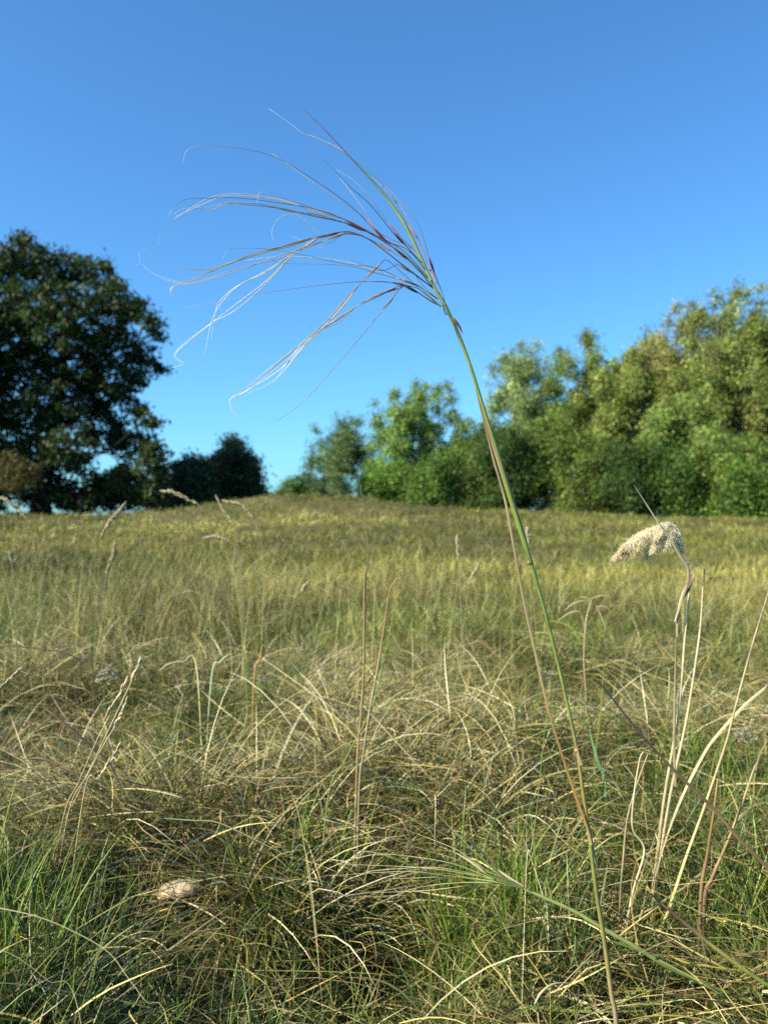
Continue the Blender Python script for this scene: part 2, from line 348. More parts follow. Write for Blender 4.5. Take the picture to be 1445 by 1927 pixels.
stand('locust_tree', 'tallest olive green locust with dark forked stems', 'tree', 1392, 536, 122, 45, G_OLIV + G_MID[:1], 46000, n=80, low=.15, tr=.19, stems=2, rmin=.11, rmax=.22)
stand('locust_tree', 'olive locust cut by the right border of the view', 'tree', 1545, 560, 120, 42, G_OLIV, 26000, low=.1, tr=.2)
stand('locust_tree', 'yellow green locust filling the wood under the tan crown', 'tree', 1310, 742, 100, 43, G_LIME[1:] + G_OLIV, 34000, low=.06, tr=.13, tip=.4)
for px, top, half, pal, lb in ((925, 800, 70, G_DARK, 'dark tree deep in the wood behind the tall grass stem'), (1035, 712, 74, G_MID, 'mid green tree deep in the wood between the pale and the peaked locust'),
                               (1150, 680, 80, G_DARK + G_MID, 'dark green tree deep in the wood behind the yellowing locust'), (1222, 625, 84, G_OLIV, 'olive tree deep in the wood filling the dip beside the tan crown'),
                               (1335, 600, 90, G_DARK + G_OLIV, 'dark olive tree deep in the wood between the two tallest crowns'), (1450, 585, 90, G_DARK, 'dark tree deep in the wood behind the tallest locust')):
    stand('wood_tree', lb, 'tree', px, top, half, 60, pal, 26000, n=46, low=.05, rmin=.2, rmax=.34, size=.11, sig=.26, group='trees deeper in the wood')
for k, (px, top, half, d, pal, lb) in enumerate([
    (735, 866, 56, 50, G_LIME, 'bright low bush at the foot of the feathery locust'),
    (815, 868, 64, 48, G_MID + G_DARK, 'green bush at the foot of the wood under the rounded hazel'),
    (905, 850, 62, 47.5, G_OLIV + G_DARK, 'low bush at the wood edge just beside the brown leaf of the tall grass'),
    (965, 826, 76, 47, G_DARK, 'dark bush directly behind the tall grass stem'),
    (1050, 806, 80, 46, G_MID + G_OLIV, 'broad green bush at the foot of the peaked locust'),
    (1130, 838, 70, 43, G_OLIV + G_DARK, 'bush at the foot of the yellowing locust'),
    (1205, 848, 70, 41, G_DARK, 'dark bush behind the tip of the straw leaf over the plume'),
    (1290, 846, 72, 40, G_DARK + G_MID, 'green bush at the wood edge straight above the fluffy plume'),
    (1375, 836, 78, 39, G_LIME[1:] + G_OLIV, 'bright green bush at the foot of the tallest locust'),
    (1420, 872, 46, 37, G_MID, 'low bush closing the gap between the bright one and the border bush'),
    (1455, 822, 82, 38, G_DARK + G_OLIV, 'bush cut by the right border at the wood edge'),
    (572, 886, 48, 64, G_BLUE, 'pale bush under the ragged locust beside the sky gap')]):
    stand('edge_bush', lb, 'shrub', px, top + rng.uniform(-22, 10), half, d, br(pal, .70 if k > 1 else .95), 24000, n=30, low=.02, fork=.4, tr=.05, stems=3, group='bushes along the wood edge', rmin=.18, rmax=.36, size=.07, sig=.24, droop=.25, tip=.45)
stand('edge_bush', 'tiny distant bush in the sky gap behind the mound', 'shrub', 528, 925, 26, 95, G_BLUE, 3000, n=8, low=.02, fork=.4, tr=.06, group='bushes along the wood edge', size=.13)

# ------------------------------------------------------------------ grass, as masses nobody could count
DRY = np.array([(.34, .285, .105), (.40, .345, .15), (.27, .205, .075), (.25, .225, .07), (.50, .45, .25), (.16, .11, .045), (.21, .20, .06)])
GRN = np.array([(.095, .145, .02), (.125, .175, .028), (.065, .11, .018), (.18, .21, .04), (.12, .17, .06), (.045, .08, .018)])
OLV = np.array([(.175, .172, .04), (.145, .155, .034), (.215, .19, .055), (.115, .135, .03)])
THA = np.array([(.15, .10, .055), (.20, .14, .07), (.10, .065, .04), (.25, .19, .11)])
def pick(pal, n): return pal[rng.integers(0, len(pal), n)] * rng.uniform(.55, 1.05, (n, 1)) * np.array([.97, 1, .86])
def stretch(v, k=2.4): return np.clip((v - .5) * k + .5, 0, 1)
def region(n, y0, y1, k0=.60, m=.45, pw=1.0):
    """points on the meadow inside the view (and a margin beside it); pw spreads them towards the near end"""
    y = (y0 ** pw + rng.random(n) * (y1 ** pw - y0 ** pw)) ** (1 / pw) if pw != 0 else y0 * (y1 / y0) ** rng.random(n)
    x = rng.uniform(-1, 1, n) * (y * k0 + m); return np.stack([x, y, height(x, y)], 1)
gG, gD, gT = Geo(), Geo(), Geo()
dm = min(np.arange(.9, 1.6, .005), key=lambda d: abs(P(338, 1676, d)[2] - float(height(P(338, 1676, d)[0], d)) - .040))
mc = P(338, 1676, float(dm))
rng = np.random.default_rng(11)
def hollow(x, y):                               # bare dips of dark thatch between the tussocks
    return np.clip(np.clip((.36 - vnoise(np.asarray(x) / .33 + 5, np.asarray(y) / .33 + 77)) * 9, 0, 1) + gauss(x, y, -.03, 1.22, .10, .07) + gauss(x, y, -.60, 1.9, .16, .16) + gauss(x, y, -.63, 1.45, .14, .10) + gauss(x, y, .12, 1.12, .09, .05), 0, .96)
def off_cap(x, y, r=.05):                       # no roots on the mushroom or right before it
    k = np.clip((mc[1] - y) / .20, 0, 1); return np.hypot(x - mc[0] * (1 - .14 * k), y - np.clip(y, mc[1] - .20, mc[1] + .01)) > r
# near: tussocks with arching leaves
def dryness(x, y): return np.clip(.38 + 4.6 * (fbm(x / .5 + 50, y / .5 + 20) - .5) + .3 * gauss(x, y, -.05, 1.5, .5, .35) - .5 * gauss(x, y, -.62, 1.2, .3, .5), .06, .94)
tus = region(900, .78, 3.4, .56, .25, 1.3)
for x, y, z in tus:
    n = int(rng.uniform(90, 200) * np.interp(y, [.6, 2, 3.4], [1.0, 1.0, .8])); dr = float(dryness(x, y)); isd = rng.random(n) < dr
    if math.hypot(x - .06, y - 1.16) < .12 or math.hypot(x + .62, y - 1.95) < .15 or (y < .95 and abs(x - .278 * y) < .075): continue
    if not off_cap(x, y, .085): continue
    if hollow(x, y) > rng.random(): continue
    rr = .05 * np.sqrt(rng.random(n)); aa = rng.uniform(0, 6.283, n)
    rt = np.stack([x + rr * np.cos(aa), y + rr * np.sin(aa), np.zeros(n)], 1); rt[:, 2] = height(rt[:, 0], rt[:, 1]) - .01
    lean = rng.uniform(0, 6.283); az = np.where(rng.random(n) < .45, lean + rng.normal(0, .6, n), aa + rng.normal(0, .8, n))
    sc = rng.uniform(.6, 1.15) * np.interp(y, [.78, 1.15], [.6, 1.0])
    for sel, gg, pal in ((isd, gD, DRY), (~isd, gG, GRN)):
        k = int(sel.sum())
        if not k: continue
        d_ = gg is gD
        ln = rng.uniform(.07, .25, k) * sc * (1.1 if d_ else .9)
        tilt = np.abs(rng.normal(.55 if d_ else .35, .3, k)); bend = rng.uniform(.7, 1.7, k) if d_ else rng.uniform(.2, 1.3, k)
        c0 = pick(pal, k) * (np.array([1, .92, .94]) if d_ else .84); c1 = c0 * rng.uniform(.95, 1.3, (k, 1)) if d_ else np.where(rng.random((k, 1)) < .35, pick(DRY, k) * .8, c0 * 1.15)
        if d_:                                    # a few longer bleached leaves arch over the rest
            lb = rng.random(k) < .11; c0[lb] = np.array([.56, .49, .30]) * rng.uniform(.8, 1.1, (int(lb.sum()), 1)); c1[lb] = c0[lb]; ln = np.where(lb, ln * 1.25, ln)
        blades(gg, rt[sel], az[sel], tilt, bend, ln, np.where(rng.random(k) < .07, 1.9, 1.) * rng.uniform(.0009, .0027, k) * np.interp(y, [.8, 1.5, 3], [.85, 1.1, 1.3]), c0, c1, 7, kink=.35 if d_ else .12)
# near: matted litter lying every which way, and short fresh blades between
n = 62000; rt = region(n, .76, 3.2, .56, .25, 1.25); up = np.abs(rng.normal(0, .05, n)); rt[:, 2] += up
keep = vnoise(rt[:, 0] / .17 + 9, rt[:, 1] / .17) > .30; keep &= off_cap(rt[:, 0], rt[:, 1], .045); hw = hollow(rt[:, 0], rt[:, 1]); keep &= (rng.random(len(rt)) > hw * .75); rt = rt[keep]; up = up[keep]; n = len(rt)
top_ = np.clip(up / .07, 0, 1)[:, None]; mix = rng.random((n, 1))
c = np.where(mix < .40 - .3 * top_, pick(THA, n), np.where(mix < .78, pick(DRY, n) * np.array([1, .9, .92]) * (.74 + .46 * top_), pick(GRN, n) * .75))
comb = 6.283 * fbm(rt[:, 0] / .5 + 3, rt[:, 1] / .5 + 90, 2) * 2      # neighbouring straws lie roughly alike
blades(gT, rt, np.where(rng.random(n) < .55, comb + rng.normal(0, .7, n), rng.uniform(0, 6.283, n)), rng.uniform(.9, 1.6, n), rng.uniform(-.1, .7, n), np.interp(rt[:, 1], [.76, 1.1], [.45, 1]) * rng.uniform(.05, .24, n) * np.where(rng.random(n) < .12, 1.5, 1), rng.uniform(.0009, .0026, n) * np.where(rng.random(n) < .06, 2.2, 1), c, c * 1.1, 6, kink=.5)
n = 24000; rt = region(n, .76, 3.2, .56, .25, 1.3); gk = vnoise(rt[:, 0] / .3 + 70, rt[:, 1] / .3 + 8) > .42; gk &= off_cap(rt[:, 0], rt[:, 1], .05) & (rng.random(len(rt)) > hollow(rt[:, 0], rt[:, 1]) * .7); rt = rt[gk]; n = len(rt)
c = pick(GRN, n) * .8
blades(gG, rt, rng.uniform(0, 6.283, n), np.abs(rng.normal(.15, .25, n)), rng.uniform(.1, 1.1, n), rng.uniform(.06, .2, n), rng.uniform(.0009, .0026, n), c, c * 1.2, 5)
# mid: taller dry meadow with seeding stalks
def tufts(m, per, y0, y1, k0, mm, pw, r):
    c = region(m, y0, y1, k0, mm, pw); idx = np.repeat(np.arange(m), rng.integers(int(per * .5), int(per * 1.5), m)); n = len(idx)
    hh = rng.uniform(.6, 1.5, m)[idx]; a = rng.uniform(0, 6.283, n); q = r * hh * np.sqrt(rng.random(n))
    p = np.stack([c[idx, 0] + q * np.cos(a), c[idx, 1] + q * np.sin(a), np.zeros(n)], 1); p[:, 2] = height(p[:, 0], p[:, 1]); return p, hh
rt = region(55000, 2.6, 7.6, .58, .6, .9); tf, th_ = tufts(1500, 42, 2.6, 7.6, .58, .6, .9, .07)
tall = np.concatenate([rng.uniform(.35, .75, len(rt)), th_ * 1.05]); rt = np.concatenate([rt, tf]); n = len(rt); dn = fbm(rt[:, 0] / 1.3 + 8, rt[:, 1] / 1.6 + 2)
isd = rng.random(n) < np.clip(.58 + 4.2 * (dn - .5), .1, .95)
hs_ = np.interp(rt[:, 1], [2.6, 4.5, 7, 9], [.75, .9, .5, .32]) * tall * np.clip(1.05 - .09 * rt[:, 0], .7, 1.35) * (.6 + .9 * stretch(dn, 3))
for sel, gg, pal in ((isd, gD, DRY), (~isd, gG, np.concatenate([OLV, OLV, GRN]))):
    k = int(sel.sum()); c0 = pick(pal, k) * (.7 + .65 * stretch(fbm(rt[sel][:, 0] / .7 + 44, rt[sel][:, 1] / .8), 2.5))[:, None]; d_ = gg is gD
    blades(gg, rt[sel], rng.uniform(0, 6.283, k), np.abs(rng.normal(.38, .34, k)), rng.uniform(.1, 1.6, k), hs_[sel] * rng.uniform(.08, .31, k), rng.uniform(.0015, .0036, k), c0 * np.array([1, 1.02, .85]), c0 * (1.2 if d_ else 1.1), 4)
n = 3600; rt = region(n, 2.4, 6.0, .58, .6, .9); lf = rng.random(n) < np.clip(.45 - rt[:, 0] * .3, .15, 1); rt = rt[lf]; n = len(rt)   # tall bleached stalks
c = pick(DRY, n) * 1.25
blades(gD, rt, rng.uniform(0, 6.283, n), np.abs(rng.normal(.06, .1, n)), rng.uniform(.0, .5, n), rng.uniform(.24, .48, n), rng.uniform(.0010, .0024, n), c, c * 1.1, 5)
# far: short grazed field up to the crest
rt = region(120000, 6, 46, .60, 2.0, .45); tf, th_ = tufts(7500, 22, 6, 46, .60, 2.0, .45, .14)
tall = np.concatenate([rng.uniform(.2, .45, len(rt)), th_ * .9]); rt = np.concatenate([rt, tf]); n = len(rt); pn = fbm(rt[:, 0] / 3.2, rt[:, 1] / 4.5) ; pf = vnoise(rt[:, 0] / .55, rt[:, 1] / .8)
pm = (.55 * stretch(fbm(rt[:, 0] / 1.0 + 4, rt[:, 1] / 1.6 + 60)) + .45 * stretch(fbm(rt[:, 0] / 4 + 24, rt[:, 1] / 5 + 6, 2))) * (1 - .42 * gauss(rt[:, 0], rt[:, 1], -3, 11.5, 3, 2) - .32 * gauss(rt[:, 0], rt[:, 1], 5, 10.5, 4, 1.2) - .15 * gauss(rt[:, 0], rt[:, 1], 1, 17, 6, 1.5))  # gauss terms darken the grass colour, standing in for shade in the dips
isd = rng.random(n) < np.clip(.42 + 3.6 * (pn - .5) + .7 * (pf - .5), .03, .95)
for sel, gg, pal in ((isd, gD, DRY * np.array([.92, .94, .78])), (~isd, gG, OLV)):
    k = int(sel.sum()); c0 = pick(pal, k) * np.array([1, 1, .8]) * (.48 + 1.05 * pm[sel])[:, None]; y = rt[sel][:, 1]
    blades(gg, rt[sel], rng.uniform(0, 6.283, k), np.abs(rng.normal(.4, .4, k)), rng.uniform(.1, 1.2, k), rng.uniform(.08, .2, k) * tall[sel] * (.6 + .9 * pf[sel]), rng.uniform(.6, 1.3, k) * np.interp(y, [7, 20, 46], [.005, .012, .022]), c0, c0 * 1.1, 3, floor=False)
# fresh upright broad-bladed clumps between the tussocks
for x, y, rad_, m in ((.14, 1.22, .10, 420), (.30, 1.75, .08, 120), (-.55, 1.05, .16, 420), (-.52, .95, .14, 300), (-.12, 1.30, .09, 140), (-.62, 2.1, .12, 160), (-.33, 2.3, .12, 150), (.62, 1.6, .12, 200), (.50, 1.15, .10, 220), (.12, 2.5, .2, 200)):
    a = rng.uniform(0, 6.283, m); q = rad_ * np.sqrt(rng.random(m)); rt = np.stack([x + q * np.cos(a), y + q * np.sin(a), np.zeros(m)], 1); rt[:, 2] = height(rt[:, 0], rt[:, 1])
    c = pick(GRN[:4], m) * 1.1
    blades(gG, rt, rng.uniform(0, 6.283, m), np.abs(rng.normal(.12, .15, m)), rng.uniform(.1, .8, m), rng.uniform(.08, .24, m), rng.uniform(.0016, .0038, m), c, c * 1.15, 6)
tag(gG.build('green_grass', M_GRASS), 'fresh green grass blades growing all over the meadow', None, None, 'stuff')
tag(gD.build('dry_grass', M_STRAW), 'bleached dry grass arching and standing all over the meadow', None, None, 'stuff')
tag(gT.build('grass_litter', M_STRAW), 'matted straw and brown thatch lying between the tussocks', None, None, 'stuff')

# ------------------------------------------------------------------ the feather grass in front
STRAW = np.array((.44, .37, .21)); WHITE = np.array((.78, .72, .58)); PURP = np.array((.10, .036, .045)); GREEN = np.array((.155, .20, .04)); DKGREEN = np.array((.07, .11, .025))
BROWN = np.array((.20, .13, .06)); ORANGE = np.array((.27, .15, .05)); DKBROWN = np.array((.07, .045, .03)); TAN = np.array((.32, .25, .14)); YEL = np.array((.55, .45, .08))
D0 = .88
def pl(L, d, d2=None):
    d2 = d if d2 is None else d2
    return [P(x, y, d + (d2 - d) * k / max(1, len(L) - 1)) for k, (x, y) in enumerate(L)]
def hk(x, y): return (230 + x / 2.0643, 180 + y / 2.0643)     # pixels of an enlarged look at the flower head
def root_pt(px, d):
    x = P(px, CY, d)[0]; return np.array([x, d, float(height(x, d)) - .01])
rb = root_pt(1170, D0); fg = empty('feather_grass_plant', rb)
tag(fg, 'tall nodding feather grass with purple spikelets and silvery awns against the sky', 'grass plant')
r1 = mpp(D0)
stem_px = [(838, 575), (862, 628), (885, 690), (910, 770), (935, 850), (960, 930), (985, 1010), (1008, 1090), (1030, 1170), (1050, 1250), (1068, 1330), (1085, 1410), (1098, 1500), (1108, 1570), (1122, 1680), (1138, 1780), (1150, 1870), (1160, 1935)]
sp = pl(stem_px, D0) + [rb]
g = Geo(); tube(g, sp, np.array([3.0, 3.2, 3.2, 3.5, 3.5, 3.8, 3.8, 3.5, 3.2, 3.2, 3.1, 3.2, 3.6, 3.7, 3.9, 4.1, 4.4, 4.6, 4.7]) * r1,
    [GREEN * .6, GREEN * .7, GREEN, GREEN, GREEN, GREEN * .9, DKGREEN * 1.5, GREEN * .8, GREEN * .8, GREEN, GREEN * 1.05, (.2, .17, .05), (.24, .16, .05), GREEN, (.17, .16, .045), (.2, .17, .055), (.24, .19, .08), TAN * .8, TAN * .8], 120, 10)
g.build('stem', M_STEM, fg, rb)
for x, y, cc in ((996, 1058, BROWN), (1085, 1412, ORANGE), (1108, 1568, TAN)):
    g = Geo(); k = stem_px.index(min(stem_px, key=lambda q: abs(q[1] - y))); dx = .23
    tube(g, [P(x - 4 * dx, y - 4, D0), P(x - dx, y - 1.5, D0), P(x + dx, y + 1.5, D0), P(x + 4 * dx, y + 4, D0)], [3.6 * r1, 5.4 * r1, 5.4 * r1, 3.8 * r1], cc, 8, 10); g.build('node', M_STEM, fg, rb)
g = Geo(); ribbon(g, pl([(1112, 1590), (1103, 1555), (1080, 1490), (1060, 1430), (1030, 1330), (1005, 1220), (985, 1130), (965, 1020), (950, 940), (930, 870), (905, 770), (891, 712), (882, 682)], D0 - .004, D0 + .006),
    np.array([4, 5.2, 5, 4.8, 4.8, 4.8, 4.8, 5, 5, 4.5, 3.6, 2.6, 1.4]) * r1, [TAN, ORANGE, ORANGE, ORANGE * .8, BROWN * 1.4, TAN * .8, TAN * .75, TAN * .8, TAN, TAN * .8, BROWN, BROWN * .8, DKBROWN], 80, (.55, .84, 0), .8, .3)
g.build('dry_leaf', M_STRAW, fg, rb)['label'] = 'long brown dried leaf beside the stem'
g = Geo(); ribbon(g, pl([(998, 1060), (980, 1004), (955, 925), (930, 846), (912, 790), (903, 752)], D0 - .006), np.array([5, 7, 7, 5.5, 3.5, 1.5]) * r1, [GREEN, GREEN * 1.15, GREEN * 1.1, TAN * .7, ORANGE * .7, BROWN], 40, (.3, .95, 0), -.4, .35); g.build('leaf_sheath', M_GRASS, fg, rb)
g = Geo(); ribbon(g, pl([(1094, 1440), (1088, 1420), (1086, 1403)], D0 - .005), np.array([6, 5, 2]) * r1, [TAN, TAN, BROWN], 10, (0, 1, 0), 0, .3); g.build('leaf_stub', M_STRAW, fg, rb)
g = Geo(); ribbon(g, pl([(1110, 1575), (1104, 1545), (1107, 1562), (1118, 1610), (1128, 1650)], D0 + .004), np.array([3, 8, 9, 7, 3]) * r1, [STRAW] * 5, 24, (0, 1, 0), 1.2, .2); g.build('papery_sheath', M_STRAW, fg, rb)
g = Geo(); ribbon(g, pl([(850, 596), (858, 606), (866, 618), (870, 628)], D0 - .005), np.array([3, 6, 4, 1]) * r1, [BROWN, DKBROWN, PURP, PURP], 12, (0, 1, 0), .4, .3); g.build('bract', M_STRAW, fg, rb)
# the rachis that carries the flower head on to its tip
rach = [(838, 575)] + [hk(*q) for q in [(1212, 745), (1165, 640), (1100, 505), (1040, 415), (980, 340), (900, 255), (840, 190), (770, 115), (700, 50)]]
g = Geo(); tube(g, pl(rach, D0, D0 + .03), np.array([3.2, 2.8, 2.6, 3.1, 2.5, 1.9, 1.35, 1.1, .8, .4]) * r1, [GREEN * .7, GREEN * .9, GREEN, GREEN, GREEN * .8, DKGREEN, DKGREEN * .8, PURP, PURP, PURP], 70, 8); g.build('rachis', M_STEM, fg, rb)

J = [(1240, 820), (1225, 790), (1210, 750), (1195, 715), (1180, 680), (1165, 650), (1255, 850)]
# start of the stalk (index in J), way points to the husk, husk end, [(awn colour kind, awn path), ...]
SPK = [
 (4, [(1110, 600)], (1030, 570), (970, 510), [('d', [(970, 510), (900, 440), (830, 385), (720, 310), (600, 240), (500, 212), (370, 195), (300, 193), (250, 215), (238, 260)])]),
 (4, [(1120, 590), (1050, 560)], (1000, 535), (945, 480), [('d', [(945, 480), (895, 440), (760, 350), (650, 270), (580, 225)])]),
 (3, [(1100, 610), (1020, 560)], (955, 530), (860, 480), [('d', [(860, 480), (800, 455), (700, 430), (600, 415), (500, 402), (420, 396), (350, 398), (250, 402), (200, 435), (180, 480), (182, 520), (150, 540), (140, 580), (100, 597), (68, 610), (70, 650), (55, 657)])]),
 (3, [(1090, 615), (1000, 550)], (935, 515), (850, 474), [('d', [(850, 474), (740, 437), (650, 405), (560, 378), (540, 374), (528, 390), (525, 420)]), ('p', [(850, 476), (740, 443), (620, 410), (500, 385), (420, 381), (340, 396), (270, 435), (212, 474), (200, 478)])]),
 (2, [(1120, 640), (1020, 570)], (950, 528), (855, 490), [('d', [(855, 490), (750, 470), (620, 440), (500, 425), (400, 418), (355, 440), (250, 455), (205, 470)]), ('p', [(855, 492), (760, 468), (640, 440), (520, 420), (420, 415), (340, 432), (240, 440), (200, 460)])]),
 (2, [(1160, 690)], (1110, 638), (1055, 592), [('d', [(1055, 592), (970, 535), (900, 520), (868, 528)])]),
 (3, [(1100, 640)], (1050, 606), (985, 570), [('d', [(985, 570), (930, 545), (860, 540), (800, 575), (770, 555), (740, 510), (700, 475), (660, 462), (620, 468), (590, 500), (582, 540), (590, 560)])]),
 (2, [(1080, 650), (960, 560), (890, 530)], (848, 530), (735, 556), [('p', [(735, 556), (650, 580), (520, 610), (400, 660), (300, 700), (200, 740), (190, 765), (205, 772)]), ('p', [(735, 552), (620, 588), (450, 640), (350, 668), (270, 675), (200, 665), (105, 635)])]),
 (2, [(1085, 655), (970, 565), (895, 535)], (865, 533), (780, 565), [('p', [(780, 565), (700, 595), (600, 625), (450, 680), (320, 720), (240, 733), (170, 715), (120, 690), (75, 655)])]),
 (2, [(1090, 660), (980, 570), (880, 535)], (760, 553), (660, 620), [('w', [(660, 620), (560, 720), (430, 820), (340, 890), (210, 1000), (240, 1040), (190, 1058)]), ('w', [(662, 615), (560, 680), (450, 740), (390, 800), (350, 870), (332, 950), (320, 1010)])]),
 (1, [(1170, 740)], (1135, 692), (1070, 655), [('d', [(1070, 655), (1000, 680), (900, 640), (800, 600), (660, 548)])]),
 (1, [(1180, 760)], (1150, 738), (1085, 714), [('g', [(1085, 714), (985, 668), (880, 655), (800, 640), (700, 618), (560, 595), (430, 595), (400, 615), (392, 640)]), ('g', [(1085, 716), (985, 688), (900, 665), (800, 655), (620, 650), (570, 625)])]),
 (1, [(1160, 745)], (1120, 728), (1062, 706), [('g', [(1062, 706), (985, 680), (880, 648), (740, 628), (600, 625), (480, 640)])]),
 (0, [(1160, 755)], (1100, 735), (1040, 725), [('d', [(1040, 725), (940, 722), (830, 730), (700, 745), (500, 775), (380, 800), (230, 825)])]),
 (0, [(1170, 765), (1100, 700), (1030, 640)], (1005, 650), (920, 735), [('p', [(920, 735), (850, 815), (780, 890), (650, 1000), (550, 1085), (480, 1140), (430, 1168)]), ('w', [(922, 733), (840, 840), (740, 940), (600, 1060), (480, 1150), (430, 1170), (420, 1200), (440, 1240), (465, 1248)])]),
 (0, [(1180, 785), (1110, 742)], (1070, 740), (910, 818), [('p', [(910, 818), (840, 870), (760, 915), (650, 1005), (520, 1110), (440, 1168)]), ('g', [(912, 818), (845, 866), (765, 912), (655, 1000), (530, 1100), (450, 1160)])]),
 (0, [(1175, 782), (1105, 738)], (1080, 745), (985, 775), [('w', [(985, 775), (900, 825), (800, 890), (700, 980), (620, 1080), (560, 1125), (490, 1155)])]),
 (0, [(1185, 790), (1110, 740), (1075, 755)], (1055, 780), (1005, 842), [('g', [(1005, 842), (940, 920), (830, 1050), (760, 1130), (690, 1200), (620, 1250), (555, 1285)])]),
 (0, [(1200, 800)], (1155, 768), (1090, 738), [('d', [(1090, 738), (1020, 722), (950, 722)])]),
 (6, [(1235, 775)], (1222, 735), (1186, 655), [('d', [(1186, 655), (1130, 520), (1080, 430), (1000, 345), (930, 290), (860, 215), (770, 170), (720, 150)])]),
 (6, [(1262, 840), (1240, 760)], (1212, 690), (1190, 620), [('d', [(1190, 620), (1150, 500), (1080, 410), (1020, 350)])]),
 (6, [(1240, 800), (1205, 680)], (1150, 560), (1110, 500), [('d', [(1110, 500), (1040, 380), (950, 285), (840, 212), (750, 165), (700, 145), (668, 120), (620, 85), (570, 50)])]),
 (5, [(1140, 625)], (1100, 580), (1050, 530), [('d', [(1050, 530), (960, 420), (880, 350), (820, 285), (720, 190)])]),
 (5, [(1120, 610)], (1010, 555), (975, 505), [('d', [(975, 505), (930, 430), (870, 350), (845, 320)])]),
 (5, [(1155, 620)], (1080, 550), (1030, 490), [('d', [(1030, 490), (960, 395), (900, 330), (830, 285)])]),
]
CK = {'d': [PURP * 1.4, (.14, .12, .06), (.23, .20, .12), (.36, .32, .22), (.55, .52, .46), WHITE], 'p': [TAN, STRAW, STRAW * 1.1, (.6, .55, .42), (.7, .66, .55), WHITE],
      'w': [STRAW, STRAW * 1.2, WHITE * .9, WHITE, WHITE, WHITE], 'g': [(.30, .28, .10), (.34, .31, .14), (.40, .37, .2), (.45, .42, .28), (.4, .38, .3), WHITE * .8]}
for k, (j0, way, h0, h1, awns) in enumerate(SPK):
    awns = awns + [(ck, [(x + (i > 0) * rng.normal(0, 4 + 1.2 * i), y + (i > 0) * rng.normal(0, 3 + i)) for i, (x, y) in enumerate(p[:max(4, len(p) - 1)])]) for ck, p in awns if ck in 'pw']
    sl_ = rng.uniform(-.00022, .00022)                  # each spikelet leans towards or away from the viewer
    def q3(pt, ex=0.0):
        dist = math.hypot(pt[0] - 1225, pt[1] - 790); x, y = hk(*pt); return P(x, y, D0 + .012 + dist * (sl_ + ex))
    g = Geo()
    ped = [q3(J[j0])] + [q3(p) for p in way] + [q3(h0)]
    tube(g, ped, np.array([1.1, .75, .7, .8]) * r1, [GREEN * .6, (.13, .14, .05), (.12, .09, .05), PURP], 20, 6)
    a, b = np.array(q3(h0)), np.array(q3(h1)); m = (a + b) / 2
    pale = awns[0][0] in 'pwg'; perp = np.array([0, .0, .0]); perp[[0, 2]] = [-(b - a)[2], (b - a)[0]]; perp /= np.linalg.norm(perp) + 1e-9
    hc = [PURP, PURP * 1.3, (PURP + TAN) / 2 if pale else PURP * 1.2, TAN if pale else PURP * 1.6, STRAW if pale else (.12, .09, .05)]
    tube(g, [a, a * .7 + b * .3 + perp * r1 * .7, a * .3 + b * .7 + perp * r1 * .6, b + (b - a) * .12], np.array([.7, 1.5, 1.35, .8, .35]) * r1, hc, 16, 8, .7)
    tube(g, [a, a * .7 + b * .3 - perp * r1 * .9, a * .35 + b * .65 - perp * r1 * 1.1, b - perp * r1 * 1.6 - (b - a) * .06], np.array([.6, 1.15, .95, .6, .2]) * r1, hc[::-1] if pale else hc, 16, 8, .7)
    s_ = g.build('spikelet', M_STEM, fg, rb)
    for kk, (ck, path) in enumerate(awns):
        g = Geo(); ex = 0 if kk == 0 else rng.uniform(-.00004, .00004)
        thick = {'d': .75, 'p': 1.0, 'w': 1.05, 'g': .8}[ck]
        tube(g, [q3(p, ex) for p in path], np.array([1.0, .95, .85, .7, .5, .3]) * thick * r1 * .82, CK[ck], max(28, 9 * len(path)), 5)
        g.build('awn', M_AWN, s_, rb)

# ------------------------------------------------------------------ single stalks, leaves and seed heads one can point to
def head_mesh(g, pts, r, col, n=160, fl=.006, spread=1.0):
    """a seed head: many small husks along an axis"""
    c = spline(pts, n); t = np.gradient(c, axis=0); t /= np.linalg.norm(t, axis=1)[:, None]
    rad = lerp_list(r, n)
    d = rng.normal(0, 1, (n, 3)); d -= (d * t).sum(1)[:, None] * t; d /= np.linalg.norm(d, axis=1)[:, None]
    for i in range(n):
        a = c[i]; b = a + d[i] * rad[i] * rng.uniform(.5, 1.1) * spread - t[i] * fl * rng.uniform(.4, 1.2)
        tube(g, [a, (a + b) / 2 + d[i] * rad[i] * .15, b], [fl * .06, fl * .17, fl * .03], np.asarray(col) * rng.uniform(.75, 1.2), 4, 4)
def single(name, label, cat, path, d, rad, col, d2=None, root=None, group=None, mat=None, n=40, flat=None, head=None, twist=.6, extra=None):
    """a stalk (or with flat: a leaf blade) traced from the photograph, rooted in the meadow"""
    d2 = d if d2 is None else d2
    pts = pl(path, d, d2)
    if root is not None: pts = pts + [root_pt(*root)]
    base = pts[-1]; s = mpp(d)
    g = Geo(); rd = np.asarray(rad, float) * s
    if flat: ribbon(g, pts, rd * 1.15, col, n, (.3, .95, .1), twist, .25)
    else: tube(g, pts, rd, col, n, 7)
    if head is None and extra is None: return tag(g.build(name, mat or (M_STRAW if flat else M_STEM), None, base), label, cat, group)
    rt = tag(empty(name, base), label, cat, group)
    g.build('stem', mat or M_STEM, rt, base)
    if head is not None:
        hp, hr, hc, hn, hf = head; g = Geo(); head_mesh(g, pl(hp, d), np.asarray(hr) * s, hc, hn, hf * s); g.build('seed_head', M_STRAW, rt, base)
    for nm, fn, mt in (extra or []):
        g = Geo(); fn(g); g.build(nm, mt, rt, base)
    return rt

